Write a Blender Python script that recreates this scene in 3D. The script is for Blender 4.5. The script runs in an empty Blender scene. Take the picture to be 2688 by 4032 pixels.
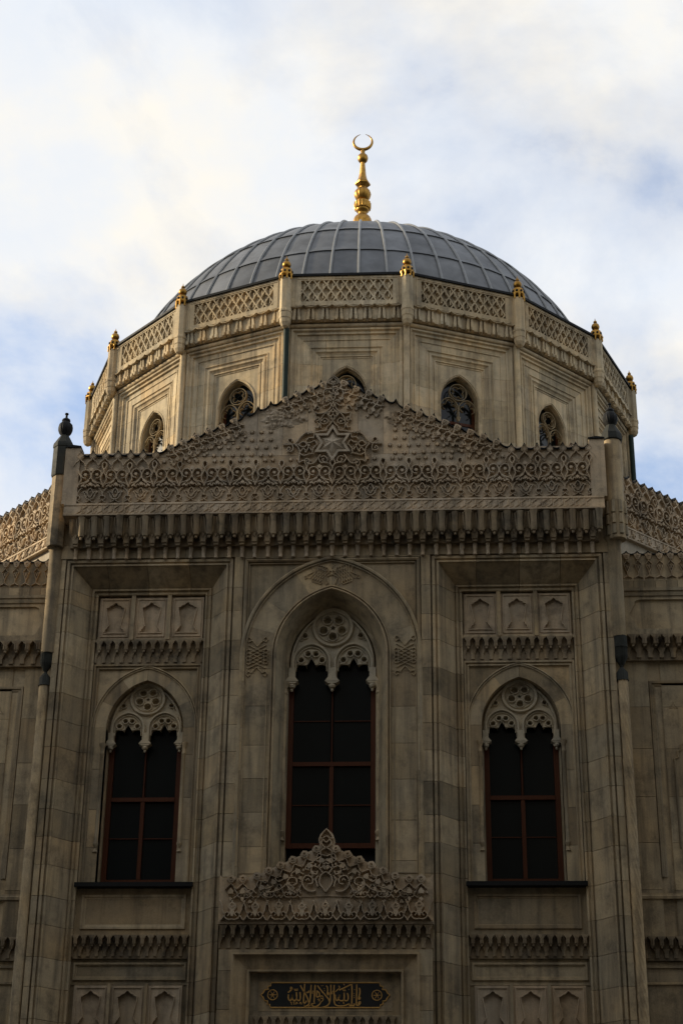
import bpy, math, random
from math import sin, cos, tan, pi, sqrt, radians
from mathutils import Vector, Matrix
from mathutils.geometry import tessellate_polygon

random.seed(7)
S = bpy.context.scene
COL = S.collection

# ------------------------------------------------------------------ camera
cam_d = bpy.data.cameras.new('camera')
cam = bpy.data.objects.new('camera', cam_d)
COL.objects.link(cam)
S.camera = cam
PIT, YAW, ROL = radians(25.381), radians(-3.59), radians(0.693)
fwd = Vector((sin(YAW) * cos(PIT), cos(YAW) * cos(PIT), sin(PIT)))
rgt = Vector((cos(YAW), -sin(YAW), 0))
upv = rgt.cross(fwd)
r2 = rgt * cos(ROL) + upv * sin(ROL)
u2 = upv * cos(ROL) - rgt * sin(ROL)
m3 = Matrix((r2, u2, -fwd)).transposed()
cam.matrix_world = Matrix.Translation((2.4, -35.151, 1.6)) @ m3.to_4x4()
cam_d.sensor_fit = 'VERTICAL'
cam_d.sensor_height = 36.0
cam_d.lens = 6795.26 / 4032 * 36.0
cam_d.clip_start = 0.1
cam_d.clip_end = 3000

# ------------------------------------------------------------------ sky and sun
SUN_EL, SUN_AZ = radians(22), radians(-96)      # azimuth measured from the facade's outward normal (-Y) towards -X
sd = Vector((sin(SUN_AZ) * cos(SUN_EL), -cos(SUN_AZ) * cos(SUN_EL), sin(SUN_EL)))   # towards the sun
W = bpy.data.worlds.new('World')
S.world = W
W.use_nodes = True
nt = W.node_tree
nt.nodes.clear()
N = nt.nodes.new
L = nt.links.new


def mathn(tree, op, a, b=None, clamp=False):
    n = tree.nodes.new('ShaderNodeMath')
    n.operation = op
    n.use_clamp = clamp
    for i, v in enumerate((a, b)):
        if v is None:
            continue
        if isinstance(v, (int, float)):
            n.inputs[i].default_value = v
        else:
            tree.links.new(v, n.inputs[i])
    return n.outputs[0]


def mixc(tree, fac, a, b, mode='MIX'):
    n = tree.nodes.new('ShaderNodeMix')
    n.data_type = 'RGBA'
    n.blend_type = mode
    n.clamp_factor = True
    for i, v in ((0, fac), (6, a), (7, b)):
        if isinstance(v, (int, float)):
            n.inputs[i].default_value = v
        elif isinstance(v, (tuple, list)):
            n.inputs[i].default_value = (*v, 1)
        else:
            tree.links.new(v, n.inputs[i])
    return n.outputs[2]


def ramp(tree, fac, stops):
    n = tree.nodes.new('ShaderNodeValToRGB')
    cr = n.color_ramp
    while len(cr.elements) < len(stops):
        cr.elements.new(0.5)
    for e, (p, c) in zip(cr.elements, stops):
        e.position = p
        e.color = (c, c, c, 1) if isinstance(c, (int, float)) else (*c, 1)
    tree.links.new(fac, n.inputs[0])
    return n.outputs[0]


sky = N('ShaderNodeTexSky')
sky.sky_type = 'NISHITA'
sky.sun_disc = False
sky.sun_elevation = SUN_EL
sky.sun_rotation = math.atan2(sd.x, sd.y)
sky.altitude = 50
sky.air_density = 1.0
sky.dust_density = 0.7
tc = N('ShaderNodeTexCoord')
sep = N('ShaderNodeSeparateXYZ')
L(tc.outputs['Generated'], sep.inputs[0])
den = mathn(nt, 'ADD', mathn(nt, 'MAXIMUM', sep.outputs[2], 0.0), 0.22)
cmb = N('ShaderNodeCombineXYZ')
L(mathn(nt, 'DIVIDE', sep.outputs[0], den), cmb.inputs[0])
L(mathn(nt, 'DIVIDE', sep.outputs[1], den), cmb.inputs[1])
mp = N('ShaderNodeMapping')
mp.inputs['Location'].default_value = (9.334, 22.7226, 0.0)
mp.inputs['Scale'].default_value = (1.0, 0.8, 1.0)
L(cmb.outputs[0], mp.inputs['Vector'])
n1 = N('ShaderNodeTexNoise')
n1.inputs['Scale'].default_value = 2.8
n1.inputs['Detail'].default_value = 10
n1.inputs['Roughness'].default_value = 0.57
n1.inputs['Distortion'].default_value = 0.35
L(mp.outputs[0], n1.inputs['Vector'])
n2 = N('ShaderNodeTexNoise')
n2.inputs['Scale'].default_value = 4.76
n2.inputs['Detail'].default_value = 6
n2.inputs['Roughness'].default_value = 0.58
L(mp.outputs[0], n2.inputs['Vector'])
cover = ramp(nt, n1.outputs[0], [(0.36, 0.24), (0.46, 0.72), (0.57, 1.0)])
shade = ramp(nt, n2.outputs[0], [(0.36, (0.84, 0.895, 0.975)), (0.50, (0.915, 0.935, 0.96)), (0.63, (1.03, 0.985, 0.895))])
skyc = mixc(nt, 1.0, sky.outputs[0], (0.16, 0.18, 0.205), 'MULTIPLY')
cloud = mixc(nt, 1.0, shade, (0.80, 0.80, 0.80), 'MULTIPLY')
final = mixc(nt, cover, skyc, cloud)
bg = N('ShaderNodeBackground')
bg.inputs['Strength'].default_value = 1.0
L(final, bg.inputs['Color'])
wo = N('ShaderNodeOutputWorld')
L(bg.outputs[0], wo.inputs['Surface'])

sun_d = bpy.data.lights.new('sun', 'SUN')
sun_d.energy = 4.6
sun_d.color = (1.0, 0.84, 0.60)
sun_d.angle = radians(6.0)
sun = bpy.data.objects.new('sun', sun_d)
COL.objects.link(sun)
sun.rotation_euler = sd.to_track_quat('Z', 'Y').to_euler()

S.view_settings.view_transform = 'Standard'
S.view_settings.look = 'None'
S.view_settings.gamma = 1.0
S.view_settings.use_curve_mapping = False
S.view_settings.exposure = 0.3
S.render.resolution_x, S.render.resolution_y = 682, 1024
S.cycles.max_bounces = 6
S.cycles.diffuse_bounces = 4


# ------------------------------------------------------------------ materials
def new_mat(name):
    m = bpy.data.materials.new(name)
    m.use_nodes = True
    t = m.node_tree
    return m, t, t.nodes['Principled BSDF']


def stone(name, base, var=0.16, dirt=0.5, warm=0.5, bump=0.25, streak=0.45, rough=0.85):
    m, t, b = new_mat(name)
    geo = t.nodes.new('ShaderNodeNewGeometry')
    oi = t.nodes.new('ShaderNodeObjectInfo')

    def noise(scale, detail, mapscale=(1, 1, 1), rough_=0.55, loc=(0, 0, 0), perblock=True):
        mpn = t.nodes.new('ShaderNodeMapping')
        mpn.inputs['Scale'].default_value = mapscale
        mpn.inputs['Location'].default_value = loc
        va = t.nodes.new('ShaderNodeVectorMath')
        va.operation = 'ADD'
        t.links.new(geo.outputs['Position'], va.inputs[0])
        t.links.new(mathn(t, 'MULTIPLY', oi.outputs['Random'], 61.0 if perblock else 0.0), va.inputs[1])
        t.links.new(va.outputs[0], mpn.inputs[0])
        n = t.nodes.new('ShaderNodeTexNoise')
        n.inputs['Scale'].default_value = scale
        n.inputs['Detail'].default_value = detail
        n.inputs['Roughness'].default_value = rough_
        t.links.new(mpn.outputs[0], n.inputs['Vector'])
        return n.outputs[0]
    big = noise(0.55, 5)
    mid = noise(3.2, 6, rough_=0.62)
    fine = noise(38, 4, rough_=0.7)
    stre = noise(1.0, 5, (5.5, 5.5, 0.45), 0.6, perblock=False)
    blot = noise(1.6, 8, loc=(7, 3, 1), rough_=0.72, perblock=False)
    c = mixc(t, ramp(t, big, [(0.35, 0.0), (0.68, 1.0)]), base, tuple(x * y for x, y in zip(base, (1.12, 1.0, 0.82))))
    c = mixc(t, mathn(t, 'MULTIPLY', ramp(t, mid, [(0.38, 0.0), (0.7, 1.0)]), 0.55), c, tuple(x * 0.62 for x in base))
    rnd = mathn(t, 'ADD', mathn(t, 'MULTIPLY', oi.outputs['Random'], var * 2), 1.0 - var)
    cm = t.nodes.new('ShaderNodeCombineXYZ')
    wv = mathn(t, 'MULTIPLY', mathn(t, 'SUBTRACT', mathn(t, 'FRACT', mathn(t, 'MULTIPLY', oi.outputs['Random'], 17.3)), 0.5), 0.10 * warm)
    t.links.new(mathn(t, 'ADD', rnd, wv), cm.inputs[0])
    t.links.new(rnd, cm.inputs[1])
    t.links.new(mathn(t, 'SUBTRACT', rnd, wv), cm.inputs[2])
    c = mixc(t, 1.0, c, cm.outputs[0], 'MULTIPLY')
    c = mixc(t, mathn(t, 'MULTIPLY', ramp(t, stre, [(0.46, 0.0), (0.70, 1.0)]), streak), c, (0.085, 0.073, 0.055))
    c = mixc(t, mathn(t, 'MULTIPLY', ramp(t, blot, [(0.50, 0.0), (0.66, 1.0)]), dirt), c, (0.055, 0.048, 0.036))
    c = mixc(t, 0.30, c, ramp(t, fine, [(0.3, 0.35), (0.7, 1.0)]), 'MULTIPLY')
    t.links.new(c, b.inputs['Base Color'])
    b.inputs['Roughness'].default_value = rough
    b.inputs['Specular IOR Level'].default_value = 0.25
    bp = t.nodes.new('ShaderNodeBump')
    bp.inputs['Strength'].default_value = bump
    bp.inputs['Distance'].default_value = 0.03
    h = mathn(t, 'ADD', mathn(t, 'MULTIPLY', mid, 0.7), mathn(t, 'MULTIPLY', fine, 0.3))
    t.links.new(h, bp.inputs['Height'])
    t.links.new(bp.outputs[0], b.inputs['Normal'])
    return m


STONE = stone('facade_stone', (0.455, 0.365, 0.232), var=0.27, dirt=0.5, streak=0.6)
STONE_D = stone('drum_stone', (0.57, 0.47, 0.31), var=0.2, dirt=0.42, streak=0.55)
CARVE = stone('carved_stone', (0.55, 0.445, 0.315), var=0.17, dirt=0.5, streak=0.35)
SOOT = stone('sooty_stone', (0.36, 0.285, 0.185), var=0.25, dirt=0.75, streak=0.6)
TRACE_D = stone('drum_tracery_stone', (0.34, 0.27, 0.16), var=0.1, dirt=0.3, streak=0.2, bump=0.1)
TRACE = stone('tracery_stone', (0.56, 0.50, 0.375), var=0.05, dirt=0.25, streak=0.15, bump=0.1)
PLASTER = stone('plaster', (0.52, 0.46, 0.36), var=0.05, dirt=0.2, streak=0.3, bump=0.1)


def simple(name, col, rough, metal=0.0, nscale=4.0, amt=0.35, bump=0.1, objvar=0.0, spec=0.5, mapscale=(1, 1, 1)):
    m, t, b = new_mat(name)
    geo = t.nodes.new('ShaderNodeNewGeometry')
    mpn = t.nodes.new('ShaderNodeMapping')
    mpn.inputs['Scale'].default_value = mapscale
    t.links.new(geo.outputs['Position'], mpn.inputs[0])
    n = t.nodes.new('ShaderNodeTexNoise')
    n.inputs['Scale'].default_value = nscale
    n.inputs['Detail'].default_value = 6
    n.inputs['Roughness'].default_value = 0.62
    t.links.new(mpn.outputs[0], n.inputs['Vector'])
    c = mixc(t, mathn(t, 'MULTIPLY', ramp(t, n.outputs[0], [(0.35, 0.0), (0.7, 1.0)]), amt), col, tuple(x * 0.45 for x in col))
    if objvar:
        oi = t.nodes.new('ShaderNodeObjectInfo')
        rnd = mathn(t, 'ADD', mathn(t, 'MULTIPLY', oi.outputs['Random'], objvar * 2), 1.0 - objvar)
        cm = t.nodes.new('ShaderNodeCombineXYZ')
        for i in range(3):
            t.links.new(rnd, cm.inputs[i])
        c = mixc(t, 1.0, c, cm.outputs[0], 'MULTIPLY')
    t.links.new(c, b.inputs['Base Color'])
    b.inputs['Metallic'].default_value = metal
    b.inputs['Specular IOR Level'].default_value = spec
    rr = mathn(t, 'ADD', mathn(t, 'MULTIPLY', n.outputs[0], 0.25), rough - 0.125)
    t.links.new(rr, b.inputs['Roughness'])
    bp = t.nodes.new('ShaderNodeBump')
    bp.inputs['Strength'].default_value = bump
    bp.inputs['Distance'].default_value = 0.02
    t.links.new(n.outputs[0], bp.inputs['Height'])
    t.links.new(bp.outputs[0], b.inputs['Normal'])
    return m


LEAD = simple('dome_lead', (0.13, 0.133, 0.135), 0.5, 0.25, 1.6, 0.75, 0.55, 0.25, mapscale=(1, 1, 1))
LEAD_R = simple('lead_roll', (0.215, 0.215, 0.205), 0.45, 0.3, 3.0, 0.4, 0.1)
LEAD_D = simple('dark_lead', (0.018, 0.018, 0.017), 0.6, 0.0, 5.0, 0.4, 0.1, spec=0.1)
LEAD_G = simple('grey_green_lead', (0.036, 0.037, 0.030), 0.7, 0.0, 6.0, 0.5, 0.15, spec=0.15)
GOLD = simple('gilded_metal', (0.40, 0.215, 0.045), 0.42, 1.0, 9.0, 0.75, 0.2, 0.15)
WOOD = simple('red_brown_wood', (0.09, 0.026, 0.007), 0.5, 0.0, 6.0, 0.5, 0.1, mapscale=(4, 4, 0.5), spec=0.2)
GLASS = simple('dark_window_glass', (0.010, 0.012, 0.011), 0.13, 0.0, 0.8, 0.3, 0.0, spec=0.3)
PIPE = simple('green_painted_pipe', (0.012, 0.026, 0.018), 0.6, 0.0, 5.0, 0.6, 0.2, spec=0.2)
BLACKP = simple('black_marble_panel', (0.012, 0.013, 0.012), 0.4, 0.0, 6.0, 0.3, 0.0)
GILT = simple('gilt_lettering', (0.62, 0.34, 0.085), 0.5, 0.0, 12.0, 0.5, 0.05)
RUST = simple('rusty_iron', (0.09, 0.045, 0.025), 0.7, 0.3, 8.0, 0.6, 0.2)
PAVE = simple('dark_paving', (0.06, 0.058, 0.055), 0.85, 0.0, 0.8, 0.5, 0.3)
RENDER_W = simple('grey_render_wall', (0.11, 0.10, 0.085), 0.9, 0.0, 0.5, 0.4, 0.2)
ROOFT = simple('roof_tiles', (0.10, 0.045, 0.03), 0.85, 0.0, 2.0, 0.4, 0.3)


# ------------------------------------------------------------------ mesh helpers
class MB:
    def __init__(s):
        s.v = []
        s.f = []

    def add(s, vs, fs):
        o = len(s.v)
        s.v.extend(vs)
        s.f.extend([tuple(i + o for i in f) for f in fs])
        return s

    def box(s, x0, x1, y0, y1, z0, z1):
        return s.add([(x0, y0, z0), (x1, y0, z0), (x1, y1, z0), (x0, y1, z0), (x0, y0, z1), (x1, y0, z1), (x1, y1, z1), (x0, y1, z1)],
                     [(0, 3, 2, 1), (4, 5, 6, 7), (0, 1, 5, 4), (1, 2, 6, 5), (2, 3, 7, 6), (3, 0, 4, 7)])

    def prism(s, poly, y0, y1, inset=0.0, back=True):
        """polygon in (x, z) from y0 (front) to y1 (back); inset draws in the front edge (a chamfer)"""
        n = len(poly)
        if inset:
            cx = sum(p[0] for p in poly) / n
            cz = sum(p[1] for p in poly) / n
            fr = [(cx + (p[0] - cx) * (1 - inset), y0, cz + (p[1] - cz) * (1 - inset)) for p in poly]
        else:
            fr = [(p[0], y0, p[1]) for p in poly]
        vs = fr + [(p[0], y1, p[1]) for p in poly]
        fs = [tuple(range(n))]
        if back:
            fs.append(tuple(range(2 * n - 1, n - 1, -1)))
        fs += [(i, i + n, (i + 1) % n + n, (i + 1) % n) for i in range(n)]
        return s.add(vs, fs)

    def prism_holes(s, outer, holes, y0, y1, closed_back=False):
        loops = [outer] + holes
        flat = [p for l in loops for p in l]
        tris = tessellate_polygon([[Vector((p[0], p[1], 0)) for p in l] for l in loops])
        o = len(s.v)
        n = len(flat)
        s.v += [(p[0], y0, p[1]) for p in flat] + [(p[0], y1, p[1]) for p in flat]
        s.f += [tuple(o + i for i in t) for t in tris]
        if closed_back:
            s.f += [tuple(o + n + i for i in t[::-1]) for t in tris]
        k = 0
        for l in loops:
            m = len(l)
            for i in range(m):
                a, b = k + i, k + (i + 1) % m
                s.f.append((o + a, o + b, o + b + n, o + a + n))
            k += m
        return s

    def ribbon(s, pts, w, y, h, closed=False, top=0.45, taper=False):
        """raised moulding strip along (x, z) points lying on the plane y"""
        n = len(pts)
        P = [Vector(p) for p in pts]
        vs = []
        for i in range(n):
            a = P[(i - 1) % n] if (closed or i > 0) else P[i]
            b = P[(i + 1) % n] if (closed or i < n - 1) else P[i]
            d = b - a
            if d.length < 1e-9:
                d = Vector((1, 0))
            d.normalize()
            nn = Vector((-d.y, d.x))
            ww = w / 2
            if taper:
                t = i / (n - 1)
                ww *= 0.35 + 0.65 * sin(pi * min(1, max(0, t * 0.9 + 0.05)))
            p = P[i]
            vs += [(p.x + nn.x * ww, y, p.y + nn.y * ww), (p.x + nn.x * ww * top, y - h, p.y + nn.y * ww * top),
                   (p.x - nn.x * ww * top, y - h, p.y - nn.y * ww * top), (p.x - nn.x * ww, y, p.y - nn.y * ww)]
        fs = []
        for i in range(n if closed else n - 1):
            j = (i + 1) % n
            for k in range(3):
                fs.append((i * 4 + k, i * 4 + k + 1, j * 4 + k + 1, j * 4 + k))
        if not closed:
            fs += [(0, 1, 2, 3), ((n - 1) * 4 + 3, (n - 1) * 4 + 2, (n - 1) * 4 + 1, (n - 1) * 4)]
        return s.add(vs, fs)

    def lathe(s, prof, n=16, c=(0, 0), flute=0, amp=0.0, frange=None, a0=0.0, caps=True):
        vs = []
        m = len(prof)
        for r, z in prof:
            for i in range(n):
                a = a0 + 2 * pi * i / n
                rr = r
                if flute and (frange is None or frange[0] <= z <= frange[1]):
                    rr = r * (1 - amp * (0.5 - 0.5 * abs(2 * ((i * flute / n) % 1) - 1) * 2 + 0.5))
                vs.append((c[0] + rr * cos(a), c[1] + rr * sin(a), z))
        fs = []
        for k in range(m - 1):
            for i in range(n):
                j = (i + 1) % n
                fs.append((k * n + i, k * n + j, (k + 1) * n + j, (k + 1) * n + i))
        if caps:
            fs += [tuple(range(n - 1, -1, -1)), tuple((m - 1) * n + i for i in range(n))]
        return s.add(vs, fs)

    def tube(s, pts, r, n=8, closed=False, radii=None):
        P = [Vector(p) for p in pts]
        m = len(P)
        vs = []
        for i in range(m):
            a = P[(i - 1) % m] if (closed or i > 0) else P[i]
            b = P[(i + 1) % m] if (closed or i < m - 1) else P[i]
            d = (b - a).normalized()
            up = Vector((0, 1, 0)) if abs(d.y) < 0.9 else Vector((0, 0, 1))
            e1 = d.cross(up).normalized()
            e2 = e1.cross(d)
            rr = radii[i] if radii else r
            for k in range(n):
                t = 2 * pi * k / n
                vs.append(tuple(P[i] + (e1 * cos(t) + e2 * sin(t)) * rr))
        fs = []
        for i in range(m if closed else m - 1):
            j = (i + 1) % m
            for k in range(n):
                l = (k + 1) % n
                fs.append((i * n + k, j * n + k, j * n + l, i * n + l))
        if not closed:
            fs += [tuple(range(n)), tuple((m - 1) * n + i for i in range(n - 1, -1, -1))]
        return s.add(vs, fs)

    def seg(s, prof, P0, m0, P1, m1):
        """one length of a moulding: closed profile [(o, y)] carried from P0 to P1, offsets along m0 / m1"""
        n = len(prof)
        vs = [(P0[0] + m0[0] * o, y, P0[1] + m0[1] * o) for o, y in prof] + [(P1[0] + m1[0] * o, y, P1[1] + m1[1] * o) for o, y in prof]
        fs = [tuple(range(n)), tuple(range(2 * n - 1, n - 1, -1))]
        fs += [(i, (i + 1) % n, (i + 1) % n + n, i + n) for i in range(n)]
        return s.add(vs, fs)

    def sweep(s, path, prof, closed=False):
        """open profile [(o, y)] swept along a path in (x, z) with mitred corners; o to the right of travel"""
        P = [Vector(p) for p in path]
        m = len(P)
        n = len(prof)
        vs = []
        for i in range(m):
            ds = []
            if closed or i > 0:
                ds.append((P[i] - P[(i - 1) % m]).normalized())
            if closed or i < m - 1:
                ds.append((P[(i + 1) % m] - P[i]).normalized())
            ns = [Vector((d.y, -d.x)) for d in ds]
            nn = ns[0] if len(ns) == 1 else (ns[0] + ns[1]) / max(0.25, 1 + ns[0].dot(ns[1]))
            for o, y in prof:
                vs.append((P[i].x + nn.x * o, y, P[i].y + nn.y * o))
        fs = []
        for i in range(m if closed else m - 1):
            j = (i + 1) % m
            for k in range(n - 1):
                fs.append((i * n + k, i * n + k + 1, j * n + k + 1, j * n + k))
        return s.add(vs, fs)

    def mesh(s, name, smooth=False):
        me = bpy.data.meshes.new(name)
        me.from_pydata(s.v, [], s.f)
        if smooth:
            me.polygons.foreach_set('use_smooth', [True] * len(me.polygons))
            me.set_sharp_from_angle(angle=radians(38))
        me.update()
        return me


def place(name, me, mat, parent, loc=(0, 0, 0), rz=0.0, ry=0.0, sc=(1, 1, 1)):
    o = bpy.data.objects.new(name, me)
    COL.objects.link(o)
    if mat and not me.materials:
        me.materials.append(mat)
    o.parent = parent
    o.location = loc
    o.rotation_euler = (0, ry, rz)
    o.scale = sc if isinstance(sc, (tuple, list)) else (sc, sc, sc)
    return o


def jit(a=0.025, d=0.16):
    return (1 + random.uniform(-a, a), 1 + random.uniform(-d, d), 1 + random.uniform(-a, a))


def build(name, mb, mat, parent, smooth=False, **kw):
    return place(name, mb.mesh(name, smooth), mat, parent, **kw)


def tag(o, label=None, cat=None, kind=None, group=None):
    for k, v in (('label', label), ('category', cat), ('kind', kind), ('group', group)):
        if v:
            o[k] = v
    return o


def arch(w, h, off=0.0, n=12, x0=0.0, z0=0.0, half=None):
    """points of a two-centred pointed arch, left springing over the apex to the right; off = concentric offset outwards"""
    c = (h * h - w * w) / (2 * w)
    r = w + c + off
    aend = math.acos(min(1, c / r))
    right = [(x0 - c + r * cos(aend * i / n), z0 + r * sin(aend * i / n)) for i in range(n + 1)]
    left = [(2 * x0 - x, z) for x, z in right]
    if half == 'r':
        return right
    if half == 'l':
        return left
    return left + right[-2::-1]


def smooth_pts(pts, sub=4):
    """Catmull-Rom through control points"""
    P = [Vector(p) for p in pts]
    if len(P) < 3:
        return [tuple(p) for p in P]
    out = []
    for i in range(len(P) - 1):
        p0 = P[max(0, i - 1)]
        p1, p2 = P[i], P[i + 1]
        p3 = P[min(len(P) - 1, i + 2)]
        for k in range(sub):
            t = k / sub
            out.append(tuple(0.5 * ((2 * p1) + (p2 - p0) * t + (2 * p0 - 5 * p1 + 4 * p2 - p3) * t * t + (3 * p1 - p0 - 3 * p2 + p3) * t ** 3)))
    out.append(tuple(P[-1]))
    return out


def circle(x, z, r, n=16, a0=0.0):
    return [(x + r * cos(a0 + 2 * pi * i / n), z + r * sin(a0 + 2 * pi * i / n)) for i in range(n)]


def star_poly(x, z, R, r, k=6, a0=pi / 2):
    return [(x + (R if i % 2 == 0 else r) * cos(a0 + pi * i / k), z + (R if i % 2 == 0 else r) * sin(a0 + pi * i / k)) for i in range(2 * k)]


def courses(z0, z1, h, jit=0.12):
    zs = [z0]
    while zs[-1] < z1 - h * 1.35:
        zs.append(zs[-1] + h * (1 + random.uniform(-jit, jit)))
    zs.append(z1)
    return list(zip(zs[:-1], zs[1:]))


JT = 0.0045   # half a joint

# ------------------------------------------------------------------ ground
g = build('ground', MB().add([(-900, -900, 0), (900, -900, 0), (900, 900, 0), (-900, 900, 0)], [(0, 1, 2, 3)]), PAVE, None)
tag(g, kind='structure')

# ------------------------------------------------------------------ the mosque
mosque = bpy.data.objects.new('mosque', None)
COL.objects.link(mosque)
tag(mosque, 'ornate carved stone mosque with ribbed lead dome and golden crescent', 'mosque')

BX0, BX1, ZT = 5.99, 2.18, 17.23     # side bays: outer and inner edge, top of their frames
ZB = 4.0                             # everything below runs out of the picture
MC = 4.085                           # middle of a side bay

# backing wall of the entrance front; the stones are its children
core = MB().box(-6.15, 6.15, 1.5, 1.9, 0, 18.2)
for sx in (-1, 1):
    core.box(min(sx * 6.15, sx * 5.9), max(sx * 6.15, sx * 5.9), 0.45, 1.5, 0, 17.2)
    core.box(min(sx * 2.08, sx * 1.5), max(sx * 2.08, sx * 1.5), 0.45, 1.5, 0, 17.2)
for sx in (-1, 1):
    core.box(min(sx * 5.6, sx * 6.3), max(sx * 5.6, sx * 6.3), 0.03, 0.9, 17.56, 19.6)
facade = build('entrance_wall', core, STONE, mosque)


def block(mb, mat=STONE, parent=facade, name='stone_block', dy=None):
    d = random.uniform(-0.003, 0.003) if dy is None else dy
    return build(name, mb, mat, parent, loc=(0, d, 0))


# profile of the side-bay frame, o runs inwards from the outer groove
BAY = [(0.0, 0.10), (0.035, 0.10), (0.035, 0.0), (0.095, 0.0), (0.105, 0.05), (0.135, 0.05), (0.145, 0.0), (0.18, 0.0), (0.19, 0.045), (0.2, 0.06),
       (0.55, 0.50), (0.555, 0.45), (0.60, 0.44), (0.61, 0.50), (0.64, 0.50), (0.65, 0.47), (0.69, 0.48), (0.69, 0.62)]
OUT = [(-0.135, 0.03), (-0.005, 0.015)]             # strip between the groove and the corner column
INN = [(-0.22, 0.055), (-0.205, 0.0), (-0.005, 0.0)]  # strip between the groove and the centre frame
for sx in (-1, 1):
    for side in (0, 1):
        xo = sx * (BX0 if side == 0 else BX1)
        mm = -sx if side == 0 else sx
        pr = (OUT if side == 0 else INN) + BAY
        pr = pr + [(pr[-1][0], 0.9), (pr[0][0], 0.9)]
        cs = courses(ZB, 16.5, 0.66)
        for i, (a, b_) in enumerate(cs):
            block(MB().seg(pr, (xo, a + JT), (mm, 0), (xo, b_ - JT), (mm, 0)))
        # top stone with a mitred end
        pb = BAY + [(0.69, 0.9), (0.0, 0.9)]
        block(MB().seg(pb, (xo, 16.5 + JT), (mm, 0), (xo, ZT), (mm, -1)))
        ps = (OUT if side == 0 else INN)
        ps = ps + [(-0.005, 0.9), (ps[0][0], 0.9)]
        block(MB().seg(ps, (xo, 16.5 + JT), (mm, 0), (xo, ZT + 0.0), (mm, 0)))
    # lintel stones of the bay frame
    xs = [BX0, 5.05, 4.15, 3.2, BX1]
    pb = BAY + [(0.69, 0.9), (0.0, 0.9)]
    for i in range(4):
        xa, xb = xs[i], xs[i + 1]
        ma = (-sx, -1) if i == 0 else (0, -1)
        mb_ = (sx, -1) if i == 3 else (0, -1)
        ja = 0 if i == 0 else JT
        jb = 0 if i == 3 else JT
        block(MB().seg(pb, (sx * (xa - ja), ZT), ma, (sx * (xb + jb), ZT), mb_))

# plain band under the stalactite cornice
xs = [-6.12, -4.6, -3.3, -1.75, -0.4, 1.1, 2.6, 4.2, 6.12]
for a, b_ in zip(xs[:-1], xs[1:]):
    block(MB().box(a + JT, b_ - JT, 0.0, 0.9, ZT + 0.006, 17.56))

# ------------------------------------------------------------------ centre bay: frame, arch, jambs
CW, CH, CS = 1.19, 1.52, 14.9        # centre arch: half width, rise, springing
CF = 1.96
for sx in (-1, 1):
    fr = [(0.0, 0.07), (0.012, 0.0), (0.05, -0.025), (0.08, 0.0), (0.085, 0.06), (0.105, 0.06), (0.11, 0.03), (0.125, 0.03), (0.13, 0.085), (0.13, 0.5), (0.0, 0.5)]
    cs = courses(ZB, 15.4, 0.95)
    for a, b_ in cs:
        block(MB().seg(fr, (sx * CF, a + JT), (-sx, 0), (sx * CF, b_ - JT), (-sx, 0)))
    block(MB().seg(fr, (sx * CF, 15.4 + JT), (-sx, 0), (sx * CF, 17.19), (-sx, -1)))
    block(MB().seg(fr, (sx * CF, 17.19), (-sx, -1), (sx * 0.30, 17.19), (0, -1)))
    # strip over the frame
    block(MB().box(min(sx * 2.175, sx * 0.01), max(sx * 2.175, sx * 0.01), 0.0, 0.5, 17.195, ZT))
    # spandrel field
    ar = [p for p in arch(CW, CH, 0.79, 14, z0=CS, half='r') if p[1] > 14.95]
    ar = [(sx * x, z) for x, z in ar]
    poly = ar + [(sx * 0.0, 17.19), (sx * 1.84, 17.19), (sx * 1.84, 14.95)]
    ar2 = [p for p in poly]
    block(MB().prism(ar2, 0.075, 0.5), name='spandrel_stone')
    # voussoirs between the inner and the outer moulding
    c = (CH * CH - CW * CW) / (2 * CW)
    r0, r1 = CW + c + 0.115, CW + c + 0.735
    for a0, a1 in ((0.0, 0.30), (0.30, 0.62), (0.62, 1.02), (1.02, 1.5)):
        pts = []
        n = 7
        amax0, amax1 = math.acos(c / r0), math.acos(c / r1)
        for i in range(n + 1):
            a = a0 + (a1 - a0) * i / n
            a = min(a, amax1)
            pts.append((-c + r1 * cos(a), CS + r1 * sin(a)))
        for i in range(n, -1, -1):
            a = a0 + (a1 - a0) * i / n
            a = min(a, amax0)
            pts.append((-c + r0 * cos(a), CS + r0 * sin(a)))
        if a1 > 1.4:
            pts = [(max(0.002, x), z) for x, z in pts]
        block(MB().prism([(sx * x, z) for x, z in pts], 0.045, 0.6, inset=0.003), name='voussoir')
    # jamb stones with an incised panel line
    xin, xout = CW + 0.115, CW + 0.735
    for i, (a, b_) in enumerate(courses(ZB, CS, 0.8)):
        block(MB().box(min(sx * xin, sx * xout), max(sx * xin, sx * xout), 0.045, 0.6, a + JT, b_ - JT))
    mbp = MB()
    for x in (xin + 0.075, xout - 0.075):
        mbp.box(min(sx * (x - 0.012), sx * (x + 0.012)), max(sx * (x - 0.012), sx * (x + 0.012)), 0.03, 0.05, 10.1, 14.22)
    mbp.box(min(sx * (xin + .07), sx * (xout - .07)), max(sx * (xin + .07), sx * (xout - .07)), 0.031, 0.05, 10.1, 10.125)
    build('jamb_fillet', mbp, STONE, mosque)

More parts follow.
